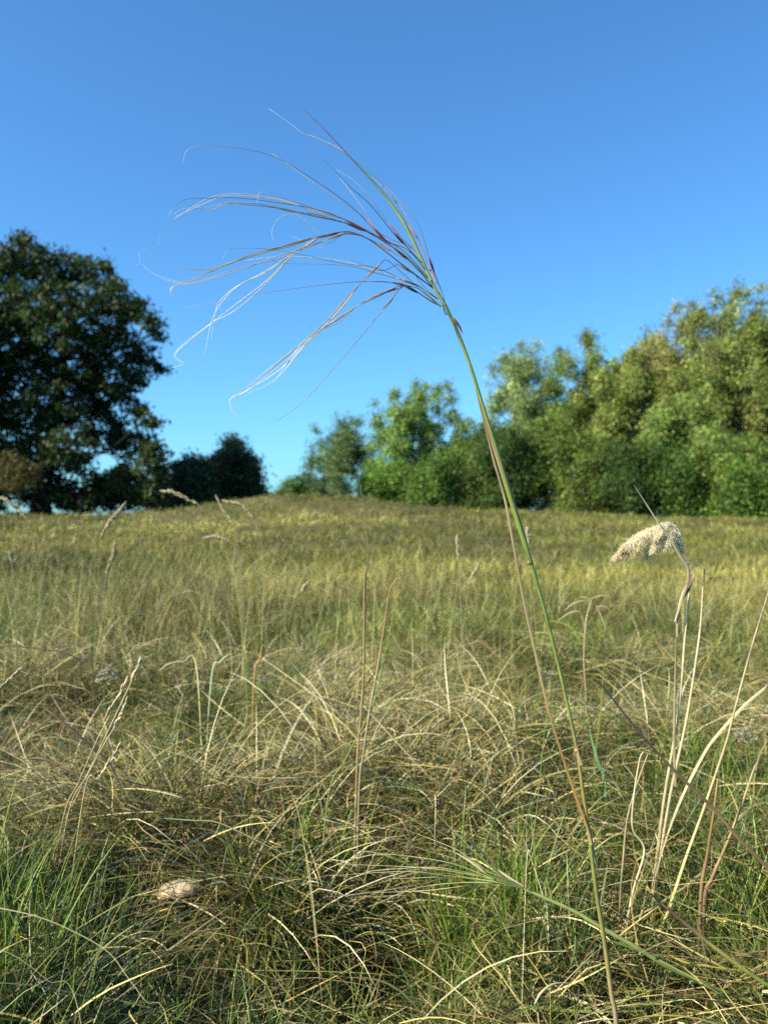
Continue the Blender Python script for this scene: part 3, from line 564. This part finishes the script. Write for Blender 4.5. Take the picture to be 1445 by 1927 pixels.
# the fluffy reed
DR = 1.20; rs = mpp(DR)
def rk(x, y): return (1140 + x / 5.558, 900 + y / 5.558)
rroot = root_pt(1208, DR); reed = tag(empty('reed_grass_plant', rroot), 'dry reed grass with a fluffy cream plume bowed to the left', 'grass plant')
g = Geo(); tube(g, pl([rk(735, 560), rk(790, 680), rk(820, 770), rk(845, 880), rk(868, 1000), rk(862, 1100), rk(868, 1160), rk(850, 1400), (1288, 1200), (1276, 1340), (1250, 1500), (1234, 1630), (1223, 1720), (1214, 1790)], DR) + [rroot],
    np.array([1.2, 1.4, 1.8, 2, 2.3, 2.6, 2.6, 2.8, 3, 3.6, 4.4, 5.2, 5.4, 5.4, 5.6]) * rs * .68, [TAN * .6, TAN * .6, TAN * .6, TAN * .8, TAN, STRAW, STRAW * 1.1, STRAW * 1.15, STRAW * 1.1, STRAW, TAN, TAN, TAN, TAN, BROWN], 90, 9); g.build('stem', M_STEM, reed, rroot)
g = Geo(); ribbon(g, pl([rk(740, 1660), rk(745, 1480), rk(770, 1330), rk(805, 1215), rk(850, 1110), rk(862, 1000), rk(850, 930), rk(790, 840), rk(720, 720), rk(610, 550), rk(550, 470), rk(420, 270), rk(290, 70)], DR - .004, DR - .03), np.array([4, 5, 6, 7, 6, 6, 6.5, 5.5, 4.5, 3.6, 3.2, 2.6, .8]) * rs, [TAN, TAN, STRAW, STRAW, TAN, STRAW, STRAW, STRAW, STRAW, TAN, STRAW, STRAW, STRAW], 70, (.4, .9, 0), .7, .3)
g.build('leaf', M_STRAW, reed, rroot)
g = Geo(); ribbon(g, pl([(1270, 1480), (1268, 1400), (1270, 1290), (1272, 1200)], DR - .004), np.array([4, 5, 5, 4]) * rs, [TAN * .8, TAN * .8, TAN, TAN], 24, (.4, .9, 0), .7, .3); g.build('leaf', M_STRAW, reed, rroot)
g = Geo(); ribbon(g, pl([rk(715, 1500), rk(770, 1340), rk(800, 1270), rk(850, 1170), rk(905, 1035), rk(925, 970), rk(965, 935), rk(1000, 985)], DR - .008), np.array([2, 5, 9, 9, 5, 1.6, 1.2, .8]) * rs, [STRAW, TAN * .7, BROWN, DKBROWN * 1.5, BROWN, TAN, STRAW, STRAW], 40, (.7, .7, 0), -.5, .3); g.build('leaf', M_STRAW, reed, rroot)['label'] = 'dark folded leaf where the stem bends'
# plume: tufts of silky hairs on drooping side branches
g = Geo(); AX = [(735, 560), (690, 500), (640, 490), (560, 520), (450, 560), (340, 610), (220, 700), (110, 830)]
ax = spline([(x, y, 0) for x, y in AX], 60)
def hairs(g, p0, dirv, n, ln, sig, col):
    d = dirv + rng.normal(0, sig, (n, 3)); d /= np.linalg.norm(d, axis=1)[:, None]
    L = rng.uniform(.4, 1.1, n) * ln; p = p0 + rng.normal(0, .0008, (n, 3))
    az = np.arctan2(d[:, 1], d[:, 0]); tl = np.arccos(np.clip(d[:, 2], -1, 1))
    c = np.asarray(col) * rng.uniform(.8, 1.15, (n, 1))
    blades(g, p, az, tl, rng.uniform(0, .45, n), L, rng.uniform(.0004, .0009, n), c, c * 1.03, 3, floor=False)
BRN = [(8, (300, 700), 45), (14, (520, 640), 40), (22, (445, 815), 70), (25, (490, 760), 52), (32, (330, 690), 46), (38, (290, 785), 60), (42, (320, 640), 36), (46, (205, 815), 52), (50, (170, 760), 40), (54, (200, 820), 40), (58, (120, 825), 36), (10, (625, 740), 46), (6, (700, 700), 40), (18, (560, 660), 40), (24, (380, 580), 36), (12, (560, 560), 34), (3, (790, 770), 34), (4, (740, 640), 30), (26, (440, 640), 40), (35, (360, 640), 40)]
for k, (ai, end, wd) in enumerate(BRN):
    if k == 0: continue
    a = ax[ai][:2]; e = np.array(end, float); dz = rng.uniform(-.014, .014)
    for t in np.linspace(.05, 1, 16):
        m = a * (1 - t) + e * t; p = P(*rk(*m), DR + dz * t) + rng.normal(0, 1, (80, 3)) * wd * .36 * (1.1 - .7 * t) / 5.558 * rs; nx = e - a; L = np.linalg.norm(nx) + 1e-6
        dv = np.array([nx[0] / L, rng.normal(0, .4), -nx[1] / L]) * .8 + np.array([-.15, 0, -.15])
        warm = t * np.clip((700 - m[0]) / 500, 0, 1)
        hairs(g, p, dv, 80, .0105 * (wd / 42) * (1.15 - .5 * t), .42, np.array((.86, .80, .62)) * (1 - warm) + np.array((.80, .64, .36)) * warm)
for t in range(0, 60):
    p = P(*rk(*ax[t][:2]), DR); warm = t / 70
    hairs(g, p, np.array([-.5, 0, .1]), 26, .007, .7, np.array((.86, .81, .66)) * (1 - warm) + np.array((.80, .66, .40)) * warm)
g.build('plume', M_PLUME, reed, rroot)

gs = 'dry reed stalks standing on the right'
single('reed_stalk', 'cut off straw stalk standing right beside the plumed reed', 'stalk', [(1325, 1070), (1322, 1110), (1315, 1200), (1292, 1350), (1264, 1480), (1242, 1610), (1228, 1700)], 1.22, [1.6, 1.8, 2.4, 2.6, 3, 3.2, 3.2], [TAN, STRAW, STRAW, STRAW, TAN, TAN, TAN * .8], root=(1216, 1.22), group=gs)
single('reed_stalk', 'long yellowish straw stalk slanting up to the right border', 'stalk', [(1462, 1060), (1445, 1115), (1413, 1220), (1378, 1350), (1365, 1400), (1322, 1527), (1289, 1618), (1261, 1704), (1236, 1776)], 1.15, [1, 1.6, 2, 2.3, 2.5, 2.8, 3, 3.4, 3.6], [BROWN, TAN, STRAW * .8, TAN, TAN, (.5, .42, .18), (.52, .44, .16), (.5, .4, .18), TAN], root=(1214, 1.15), group=gs)
single('reed_leaf', 'broad pale dry leaf arching from the right border down to the reeds', 'leaf', [(1460, 1278), (1440, 1294), (1400, 1328), (1350, 1382), (1323, 1420), (1278, 1510), (1243, 1610), (1228, 1690)], 1.17, [1.6, 4.4, 5.2, 4.8, 5.2, 4, 3, 2.4], [STRAW * 1.1, STRAW * 1.1, STRAW, STRAW * .85, STRAW * .9, TAN, TAN * .9, TAN], root=(1220, 1.17), flat=True, twist=1.5)
single('reed_stalk', 'thin grey brown stalk between the feather grass and the reeds', 'stalk', [(1218, 1420), (1200, 1470), (1180, 1540), (1172, 1620), (1166, 1700)], 1.15, [1.2, 1.6, 2, 2, 2.2], [TAN, TAN * .8, TAN, TAN * .7, BROWN], root=(1160, 1.15), group=gs)
single('reed_stalk', 'bleached bent stalk with a kink beside the reed stems', 'stalk', [(1210, 1415), (1203, 1430), (1192, 1500), (1190, 1560), (1212, 1600), (1190, 1680), (1178, 1760)], 1.13, [1, 1.6, 1.8, 2, 2.2, 2.2, 2.4], [STRAW] * 7, root=(1172, 1.13), group=gs)
single('reed_stalk', 'brown dead stalk with frayed base at the right behind the dark diagonal one', 'stalk', [(1420, 1440), (1400, 1500), (1370, 1580), (1340, 1650), (1325, 1700)], 1.12, [1.6, 2.4, 3, 4, 4.4], [TAN, BROWN * 1.6, BROWN, BROWN, DKBROWN], root=(1312, 1.12), group=gs)
single('reed_stalk', 'short brown stalk standing beside the yellowish straw stalk', 'stalk', [(1350, 1465), (1342, 1530), (1330, 1610), (1318, 1690)], 1.10, [1.5, 2.5, 3.5, 4], [BROWN * 1.5, ORANGE * .7, BROWN, DKBROWN], root=(1306, 1.10), group=gs)
single('dark_stalk', 'dark brown stalk slanting from the right border up to a broken tip', 'stalk', [(1130, 1288), (1142, 1302), (1200, 1376), (1240, 1420), (1280, 1462), (1340, 1520), (1390, 1578), (1450, 1640), (1520, 1720), (1640, 1840)], .74, [1.0, 1.7, 2.2, 2.6, 3.2, 3.6, 3.8, 4, 4.2, 4.4], [DKBROWN, DKBROWN, DKBROWN * 1.3, BROWN * .8, BROWN, BROWN * 1.2, BROWN, BROWN, TAN, TAN], d2=.78, root=(1760, .80), n=60)
single('dark_stalk', 'brown stalk turning yellow green low at the right border', 'stalk', [(1222, 1681), (1260, 1714), (1300, 1747), (1340, 1780), (1400, 1825), (1455, 1862), (1560, 1930)], .92, [1.4, 3.2, 3.6, 4, 4.2, 4.4, 4.6], [BROWN, DKBROWN * 1.4, BROWN, (.3, .27, .06), GREEN * 1.2, GREEN, GREEN], root=(1680, .95), n=50)
# lying pale green panicle
lr = root_pt(1600, .97); lp = tag(empty('feather_grass_plant', lr), 'pale green feather grass head lying over the tussocks at lower right', 'grass plant')
DL = .96; r2 = mpp(DL)
LG = np.array((.27, .30, .085))
g = Geo(); tube(g, pl([(985, 1672), (1020, 1688), (1080, 1715), (1130, 1745), (1200, 1785), (1260, 1822), (1330, 1852), (1445, 1900), (1540, 1935)], DL, .97) + [lr], np.array([2.0, 2.8, 3.5, 3.9, 4.2, 4.2, 4, 4, 4, 4]) * r2, [LG, LG, LG * 1.05, LG, LG * .85, GREEN * .8, GREEN * .8, GREEN * .8, GREEN, TAN], 60, 9); g.build('stem', M_STEM, lp, lr)
LAW = [[(930, 1655), (850, 1640), (780, 1632), (640, 1626)], [(935, 1660), (860, 1650), (790, 1652), (723, 1654)], [(925, 1650), (860, 1618), (800, 1600), (735, 1578)], [(940, 1655), (890, 1620), (850, 1595), (760, 1560)],
       [(945, 1652), (910, 1635), (880, 1615), (850, 1590)], [(930, 1662), (850, 1662), (780, 1672), (730, 1690)], [(940, 1660), (870, 1640), (800, 1632), (690, 1640)], [(950, 1655), (900, 1610), (860, 1570), (820, 1530)],
       [(935, 1662), (870, 1668), (800, 1676), (700, 1680)], [(935, 1657), (860, 1628), (790, 1614), (660, 1600)], [(945, 1650), (905, 1612), (870, 1590), (790, 1545)], [(930, 1660), (840, 1648), (760, 1640), (620, 1648)]]
for k, L in enumerate(LAW):
    e = rng.uniform(-.05, .05); g = Geo()
    pts = [P(988, 1673, DL)] + [P(x, y, DL + e * (988 - x) / 300) for x, y in L]
    tube(g, pts, np.array([1.1, 1.5, .8, .6, .25]) * r2, [LG, LG * 1.05, LG * .95, (.45, .42, .2), STRAW], 30, 5); g.build('spikelet', M_STEM, lp, lr)
for L in ([(985, 1668), (955, 1650), (930, 1632)], [(915, 1645), (890, 1625), (858, 1605)]):
    g = Geo(); ribbon(g, pl(L, DL - .006), np.array([2, 5, 1]) * r2, [STRAW * 1.2] * 3, 10, (.1, .9, .2), .5, .2); g.build('papery_husk', M_STRAW, lp, lr)
single('grass_leaf', 'bright yellow leaf lying along the pale green stem at lower right', 'leaf', [(1258, 1797), (1285, 1810), (1320, 1817), (1370, 1824), (1412, 1828)], .94, [1.5, 4, 4, 3, 1], [YEL, YEL, YEL, YEL * .9, TAN], flat=True, twist=.3)

# slim stalks in the middle distance
gm = 'slim stalks standing in the middle of the meadow'
def burr(pts, d, r, col): return lambda g: tube(g, pl(pts, d), np.asarray(r) * mpp(d), col, 14, 7)
single('grass_stalk', 'dark upright stalk with a thickened joint and hair thin tip, left of centre', 'stalk', [(674, 895), (684, 950), (691, 1010), (693, 1062), (687, 1085), (686, 1150), (685, 1250), (680, 1340), (672, 1440)], 1.35, [.5, .6, .7, 1.4, 3, 2.2, 2, 2, 1.8], [BROWN, BROWN, BROWN, DKBROWN * 1.5, BROWN, BROWN * 1.2, BROWN * 1.4, BROWN * 1.6, TAN], root=(664, 1.35), group=gm)
single('grass_stalk', 'brown leaning stalk with split tip just right of the dark upright one', 'stalk', [(752, 1086), (744, 1092), (734, 1112), (726, 1160), (712, 1250), (697, 1330), (684, 1420), (676, 1490)], 1.3, [.6, .9, 1.6, 1.9, 2.2, 2.2, 2.2, 2.2], [TAN, BROWN * 1.5, BROWN, BROWN * 1.4, TAN, TAN * .8, TAN * .8, TAN], root=(668, 1.3), group=gm)
single('grass_stalk', 'thin yellow green stalk leaning away from the brown leaning stalk', 'stalk', [(737, 1100), (745, 1130), (722, 1240), (700, 1330), (650, 1430), (618, 1500)], 1.32, [.6, .8, 1.2, 1.4, 1.5, 1.5], [YEL * .8, GREEN, GREEN * 1.2, GREEN, GREEN, TAN], root=(596, 1.32), group=gm)
single('grass_stalk', 'very thin green stalk rising in front of the stem base, with pale foot', 'stalk', [(1028, 1345), (1020, 1420), (1010, 1520), (999, 1600), (990, 1640)], 1.0, [.5, .8, .9, 1.1, 1.5], [GREEN, GREEN, GREEN, STRAW, STRAW], root=(975, 1.0), group=gm)
single('grass_stalk', 'thin dark knotted stalk rising from the dark hollow in the middle', 'stalk', [(740, 1445), (745, 1490), (757, 1535), (775, 1585), (790, 1625), (808, 1660)], 1.05, [1, 1.6, 1.7, 1.8, 1.4, 1.2], [DKBROWN, DKBROWN, BROWN * .8, DKBROWN, DKBROWN, DKBROWN], root=(840, 1.05), group=gm)
HC = (.36, .30, .17)
for k, (lab, hp, st, d, hr, root) in enumerate([
    ('upright buff seed head before the dark shrub on the left', [(232, 952), (222, 966), (205, 985), (190, 1012)], [(190, 1012), (186, 1080), (180, 1200)], 2.5, [1.5, 5, 5, 2], 176),
    ('nodding buff seed head drooping in front of the low dark round tree', [(310, 925), (325, 926), (345, 935), (375, 950)], [(375, 950), (394, 985), (402, 1080), (402, 1200)], 2.5, [2, 5, 5, 3], 400),
    ('nodding seed head in front of the pointed dark tree', [(428, 944), (445, 947), (462, 956), (480, 978)], [(480, 978), (494, 1030), (500, 1150), (500, 1230)], 2.7, [2, 4, 4, 2], 498),
    ('thin slanting seed head left of the nodding one at the pointed dark tree', [(410, 940), (420, 958), (432, 975), (442, 990)], [(442, 990), (452, 1060), (458, 1200)], 2.7, [1, 2.5, 2.5, 1.5], 458),
    ('drooping seed head at the left border before the oak trunk', [(0, 936), (14, 942), (30, 955), (50, 974)], [(50, 974), (66, 1030), (80, 1180)], 2.3, [2, 5, 5, 2], 88),
    ('pale seed head lying level over the hillside', [(390, 1012), (402, 1010), (418, 1013), (434, 1018)], [(434, 1018), (448, 1050), (456, 1200)], 2.5, [2, 4, 5, 3], 462),
    ('small plump upright seed head left of the tall stem', [(860, 1014), (861, 1026), (862, 1040), (863, 1056)], [(863, 1056), (866, 1120), (868, 1200)], 3.0, [2, 4.5, 5, 3], 868),
    ('small pale seed head just right of the tall stem', [(992, 998), (993, 1007), (994, 1016), (994, 1026)], [(994, 1026), (997, 1100), (1000, 1190)], 3.0, [2, 5, 5, 2], 1000),
    ('yellowish bushy seed head standing in the tall grass on the left', [(216, 1030), (214, 1045), (208, 1060), (200, 1082)], [(200, 1082), (194, 1150), (190, 1230)], 2.6, [2, 5, 6, 3], 188),
    ('little pale seed head near the left border above the tall grass', [(20, 1042), (21, 1048), (22, 1054), (23, 1060)], [(23, 1060), (28, 1120), (32, 1220)], 2.6, [2, 4, 4, 2], 34),
    ('slanting pale seed head beside the plump upright one', [(900, 1062), (896, 1072), (890, 1080), (884, 1092)], [(884, 1092), (876, 1150), (868, 1210)], 2.8, [1, 2.5, 2.5, 1.5], 862),
    ('short white seed head standing at mid height in the tall grass', [(577, 1100), (573, 1104), (570, 1109), (567, 1114)], [(567, 1114), (580, 1150), (594, 1210)], 2.4, [2, 4, 4, 1.5], 600),
    ('buff seed head at the left border low in the grass', [(38, 1260), (28, 1270), (14, 1283), (-4, 1300)], [(-4, 1300), (-30, 1360)], 1.3, [1.5, 4, 5, 3], -70)]):
    single('seed_stalk', lab, 'seed stalk', st, d, [.7, .8, .9], [TAN * .8, (.22, .21, .09), (.20, .20, .08)], root=(root, d), group='single seed heads above the meadow', head=(hp, np.array(hr) * .8, HC, 90, 10))
def open_pan(g):
    for a, b in (((1100, 1130), (1060, 1150)), ((1110, 1128), (1150, 1124)), ((1120, 1140), (1140, 1185)), ((1090, 1150), (1050, 1168)), ((1112, 1133), (1090, 1125)), ((1122, 1142), (1148, 1150))):
        tube(g, pl([a, ((a[0] + b[0]) / 2, (a[1] + b[1]) / 2 - 5), b], 2.0), np.array([.7, 1.2, .5]) * mpp(2.0), STRAW, 8, 5)
single('seed_stalk', 'loose open panicle with thin branches left of the plumed reed', 'seed stalk', [(1112, 1130), (1102, 1170), (1098, 1240), (1102, 1310)], 2.0, [.8, 1, 1.2, 1.4], [STRAW, STRAW, TAN, TAN], root=(1106, 2.0), group='single seed heads above the meadow', extra=[('panicle', open_pan, M_STRAW)])
go = 'wild oat like stalks leaning in the left tussock'
for lab, st, hp, d, root in (
    ('longest leaning pale stalk in the left tussock', [(262, 1250), (240, 1300), (200, 1385), (150, 1490), (110, 1580)], [(264, 1245), (256, 1262), (246, 1282)], 1.3, (84, 1.3)),
    ('leaning pale stalk with husks, just left of the longest one', [(236, 1288), (205, 1350), (180, 1400), (150, 1470), (120, 1540)], [(236, 1286), (225, 1305), (210, 1330), (198, 1355)], 1.28, (92, 1.28)),
    ('stalk with brown husks, leaning lowest in the left tussock', [(238, 1320), (228, 1350), (200, 1395), (165, 1460), (130, 1530)], [(238, 1320), (232, 1338), (222, 1356), (214, 1370)], 1.26, (98, 1.26)),
    ('short zigzag stalk with pale husks right of the leaning ones', [(222, 1410), (205, 1435), (185, 1465), (160, 1490)], [(222, 1408), (212, 1426), (202, 1440), (190, 1458)], 1.2, (120, 1.2))):
    single('oat_stalk', lab, 'stalk', st, d, [.9, 1.2, 1.4, 1.6, 1.6], [STRAW, STRAW, TAN, TAN, TAN], root=root, group=go, head=(hp, [2, 4, 4, 2], (.46, .36, .22), 22, 14))
for lab, path, d, rad, col, root, flat in (
    ('dark wiry stem bowing over from the left border', [(-30, 1225), (0, 1218), (30, 1216), (80, 1222), (128, 1230), (160, 1252), (176, 1272)], 1.9, [1.2] * 7, [DKBROWN] * 3, (186, 1.9), False),
    ('dark knotted stem leaning to the left in the left tussock', [(82, 1330), (105, 1348), (135, 1372), (168, 1402), (215, 1452)], 1.45, [1.5, 2.4, 2.6, 2, 2], [BROWN, DKBROWN * 1.4, DKBROWN * 1.4], (275, 1.42), False),
    ('bowed brown seed stem above the dark hollow at the left', [(50, 1428), (80, 1428), (110, 1440), (140, 1455), (170, 1490)], 1.35, [1.2, 3.4, 3, 1.5, 1.5], [DKBROWN, BROWN, BROWN], (215, 1.33), False),
    ('long straw blade arching from the left border to the bottom edge', [(-30, 1702), (0, 1709), (60, 1722), (120, 1744), (200, 1788), (240, 1838), (275, 1885), (320, 1940)], .72, [2.2, 2.4, 2.6, 2.6, 2.4, 2, 1.8, 1.6], [STRAW * 1.2] * 3, (380, .74), True),
    ('long dark green blade arching from the left border to the bottom edge', [(-30, 1560), (0, 1568), (90, 1588), (165, 1614), (230, 1655), (280, 1694), (350, 1790), (410, 1890), (435, 1940)], .75, [2, 2.4, 2.6, 2.8, 2.8, 2.6, 2.4, 2.2, 2], [DKGREEN, DKGREEN, DKGREEN * .8], (470, .76), True),
    ('pale straw blade arching in front of the long dark green blade', [(-20, 1780), (30, 1800), (90, 1845), (150, 1910)], .70, [1.2, 1.4, 1.4, 1.2], [STRAW * 1.15] * 3, (220, .71), True),
    ('yellow green blade crossing over the straw mound', [(255, 1392), (310, 1412), (400, 1440), (480, 1475), (560, 1525)], 1.1, [1.6, 2, 2, 1.8, 1.4], [LG, STRAW, STRAW], (620, 1.15), True),
    ('pale blade arching across the upper part of the straw mound', [(310, 1540), (360, 1544), (410, 1548), (480, 1580), (540, 1610), (580, 1625)], 1.05, [1.6, 2.2, 2.4, 2, 2, 1.4], [LG * 1.1, STRAW, STRAW], (620, 1.1), True),
    ('upright broad green leaf left of the middle stalks', [(455, 1180), (458, 1225), (460, 1270), (465, 1320)], 1.9, [1, 3, 3.6, 3], [GREEN, GREEN * .8, DKGREEN], (470, 1.9), True),
    ('orange leaf standing beside the upright broad green leaf', [(494, 1212), (488, 1240), (478, 1275)], 1.9, [.8, 3, 3], [(.45, .25, .05), ORANGE, ORANGE], (472, 1.9), True),
    ('broad blue green leaf standing behind the stem base', [(1108, 1372), (1118, 1410), (1128, 1445), (1136, 1470)], 1.5, [1.5, 5, 6, 4], [(.14, .24, .10), (.16, .27, .12), (.12, .2, .08)], (1144, 1.5), True),
    ('tall narrow green leaf beside the broad blue green one', [(1136, 1250), (1132, 1310), (1126, 1370), (1120, 1430)], 1.55, [1, 2.6, 3, 3], [GREEN, GREEN * .7, GREEN * .6], (1116, 1.55), True),
    ('pale green leaf bending over in the tall grass left of centre', [(435, 1228), (415, 1245), (398, 1275)], 1.8, [1, 3, 2], [(.30, .36, .2)] * 3, (385, 1.8), True),
    ('bleached leaf bowing over above the left tussock', [(300, 1262), (318, 1250), (345, 1246), (370, 1256)], 1.8, [1.2, 4, 3.5, 1.2], [STRAW * 1.15] * 3, (385, 1.8), True),
    ('small dark green stalk crossing the front of the reeds', [(1445, 1548), (1380, 1575), (1310, 1600), (1250, 1625)], .98, [1.2, 1.4, 1.3, .6], [DKGREEN, DKGREEN, DKGREEN], None, True),
    ('pale dry blade lying over the mat beneath the lying green head', [(1045, 1865), (1100, 1810), (1140, 1775)], .9, [1.4, 1.6, 1], [STRAW * 1.1] * 3, None, True),
    ('long straw blade arching over the ground at lower right', [(1200, 1795), (1260, 1770), (1330, 1765), (1390, 1768), (1460, 1785)], .93, [.8, 1.6, 1.8, 1.6, 1.2], [STRAW * .9] * 3, (1530, .95), True),
    ('curled white dry leaf near the bottom edge below the stem', [(1005, 1890), (1018, 1868), (1040, 1852), (1066, 1850), (1090, 1856)], .84, [1.2, 4.5, 4, 3, 1], [STRAW * 1.25] * 3, None, True),
    ('white dry sliver on the straw mat in the middle', [(605, 1540), (620, 1545), (648, 1552)], 1.15, [1, 3, 1], [WHITE * .8] * 3, None, True)):
    single('grass_leaf' if flat else 'wiry_stem', lab, 'grass blade' if flat else 'stem', path, d, rad, col, root=root, flat=flat, mat=M_GRASS if flat and col[0][1] > col[0][0] else None)

# ------------------------------------------------------------------ mushroom and small white flower heads
def lathe(g, c, prof, col, sides=44, wob=.08, tilt=(0, 0)):
    th = np.linspace(0, 2 * math.pi, sides, endpoint=False); n = len(prof); pr = np.array(prof)
    wb = 1 + wob * np.sin(th * 2 + 1) + wob * .6 * np.sin(th * 5) + wob * .5 * np.sin(th * 11 + 2)
    v = np.stack([pr[:, 0][:, None] * np.cos(th) * wb, pr[:, 0][:, None] * np.sin(th) * wb, np.repeat(pr[:, 1][:, None], sides, 1)], -1)
    v[..., 2] += v[..., 0] * tilt[0] + v[..., 1] * tilt[1]; v += np.asarray(c)
    i = np.arange(n - 1)[:, None] * sides; j = np.arange(sides)[None]; k = (j + 1) % sides
    q = np.stack([i + j, i + k, i + sides + k, i + sides + j], -1).reshape(-1, 4)
    g.add(v.reshape(-1, 3), q, np.repeat(lerp_list(col, n), sides, 0))
mb = mc.copy(); mb[2] = float(height(mb[0], mb[1]))
mu = tag(empty('mushroom', mb), 'pale domed mushroom cap half hidden in the grass at lower left', 'mushroom')
R = 42 * mpp(float(dm)); g = Geo()
lathe(g, mc, [(.001, R * .42), (R * .3, R * .41), (R * .62, R * .33), (R * .88, R * .16), (R, 0), (R * .95, -R * .08), (R * .6, R * .05), (R * .15, R * .1)], [(.44, .36, .23), (.46, .38, .25), (.41, .33, .21), (.36, .28, .17), (.34, .25, .16), (.3, .22, .14), (.2, .14, .1), (.2, .14, .1)], tilt=(.08, -.1))
g.build('cap', M_CAP, mu, mb); g = Geo()
lathe(g, mc, [(R * .2, R * .1), (R * .17, -R * .4), (R * .2, min(-R * .45, mb[2] - mc[2] - .012))], [(.5, .42, .32)] * 3); g.build('stalk', M_CAP, mu, mb)
for lab, px, py, d, n, sz in (('cluster of small white dried flowers in the tall grass on the left', 195, 1276, 1.75, 26, 7), ('small white flower head in the tall grass just left of the stem', 1034, 1268, 1.9, 12, 6), ('cream woolly flower head at the right border beside the broad pale leaf', 1400, 1385, 1.45, 30, 9), ('narrow white flower spray in the tall grass near the orange leaf', 492, 1278, 1.75, 10, 5)):
    c = P(px, py, d); b = c.copy(); b[2] = float(height(b[0], b[1])); s = mpp(d)
    o = tag(empty('wild_flower', b), lab, 'wild flower', 'pale dried flower heads in the meadow'); g = Geo()
    tube(g, [c, (c + b) / 2 + [.01, 0, 0], b], [1.2 * s, 1.4 * s, 1.6 * s], GREEN * .7, 14, 6); g.build('stem', M_STEM, o, b); g = Geo()
    for k in range(n):
        q = c + np.array([rng.normal(0, sz * 1.3), rng.normal(0, sz * 1.0), rng.normal(0, sz * .9)]) * s
        for t in range(6):
            dv = rng.normal(0, 1, 3); dv[2] = abs(dv[2]); dv /= np.linalg.norm(dv)
            ribbon(g, [q, q + dv * s * sz * .4, q + dv * s * sz * .8], np.array([.8, 2.6, .8]) * s, np.array((.48, .43, .30)) * rng.uniform(.8, 1.1), 4, rng.normal(0, 1, 3))
    g.build('flower_head', M_PLUME, o, b)
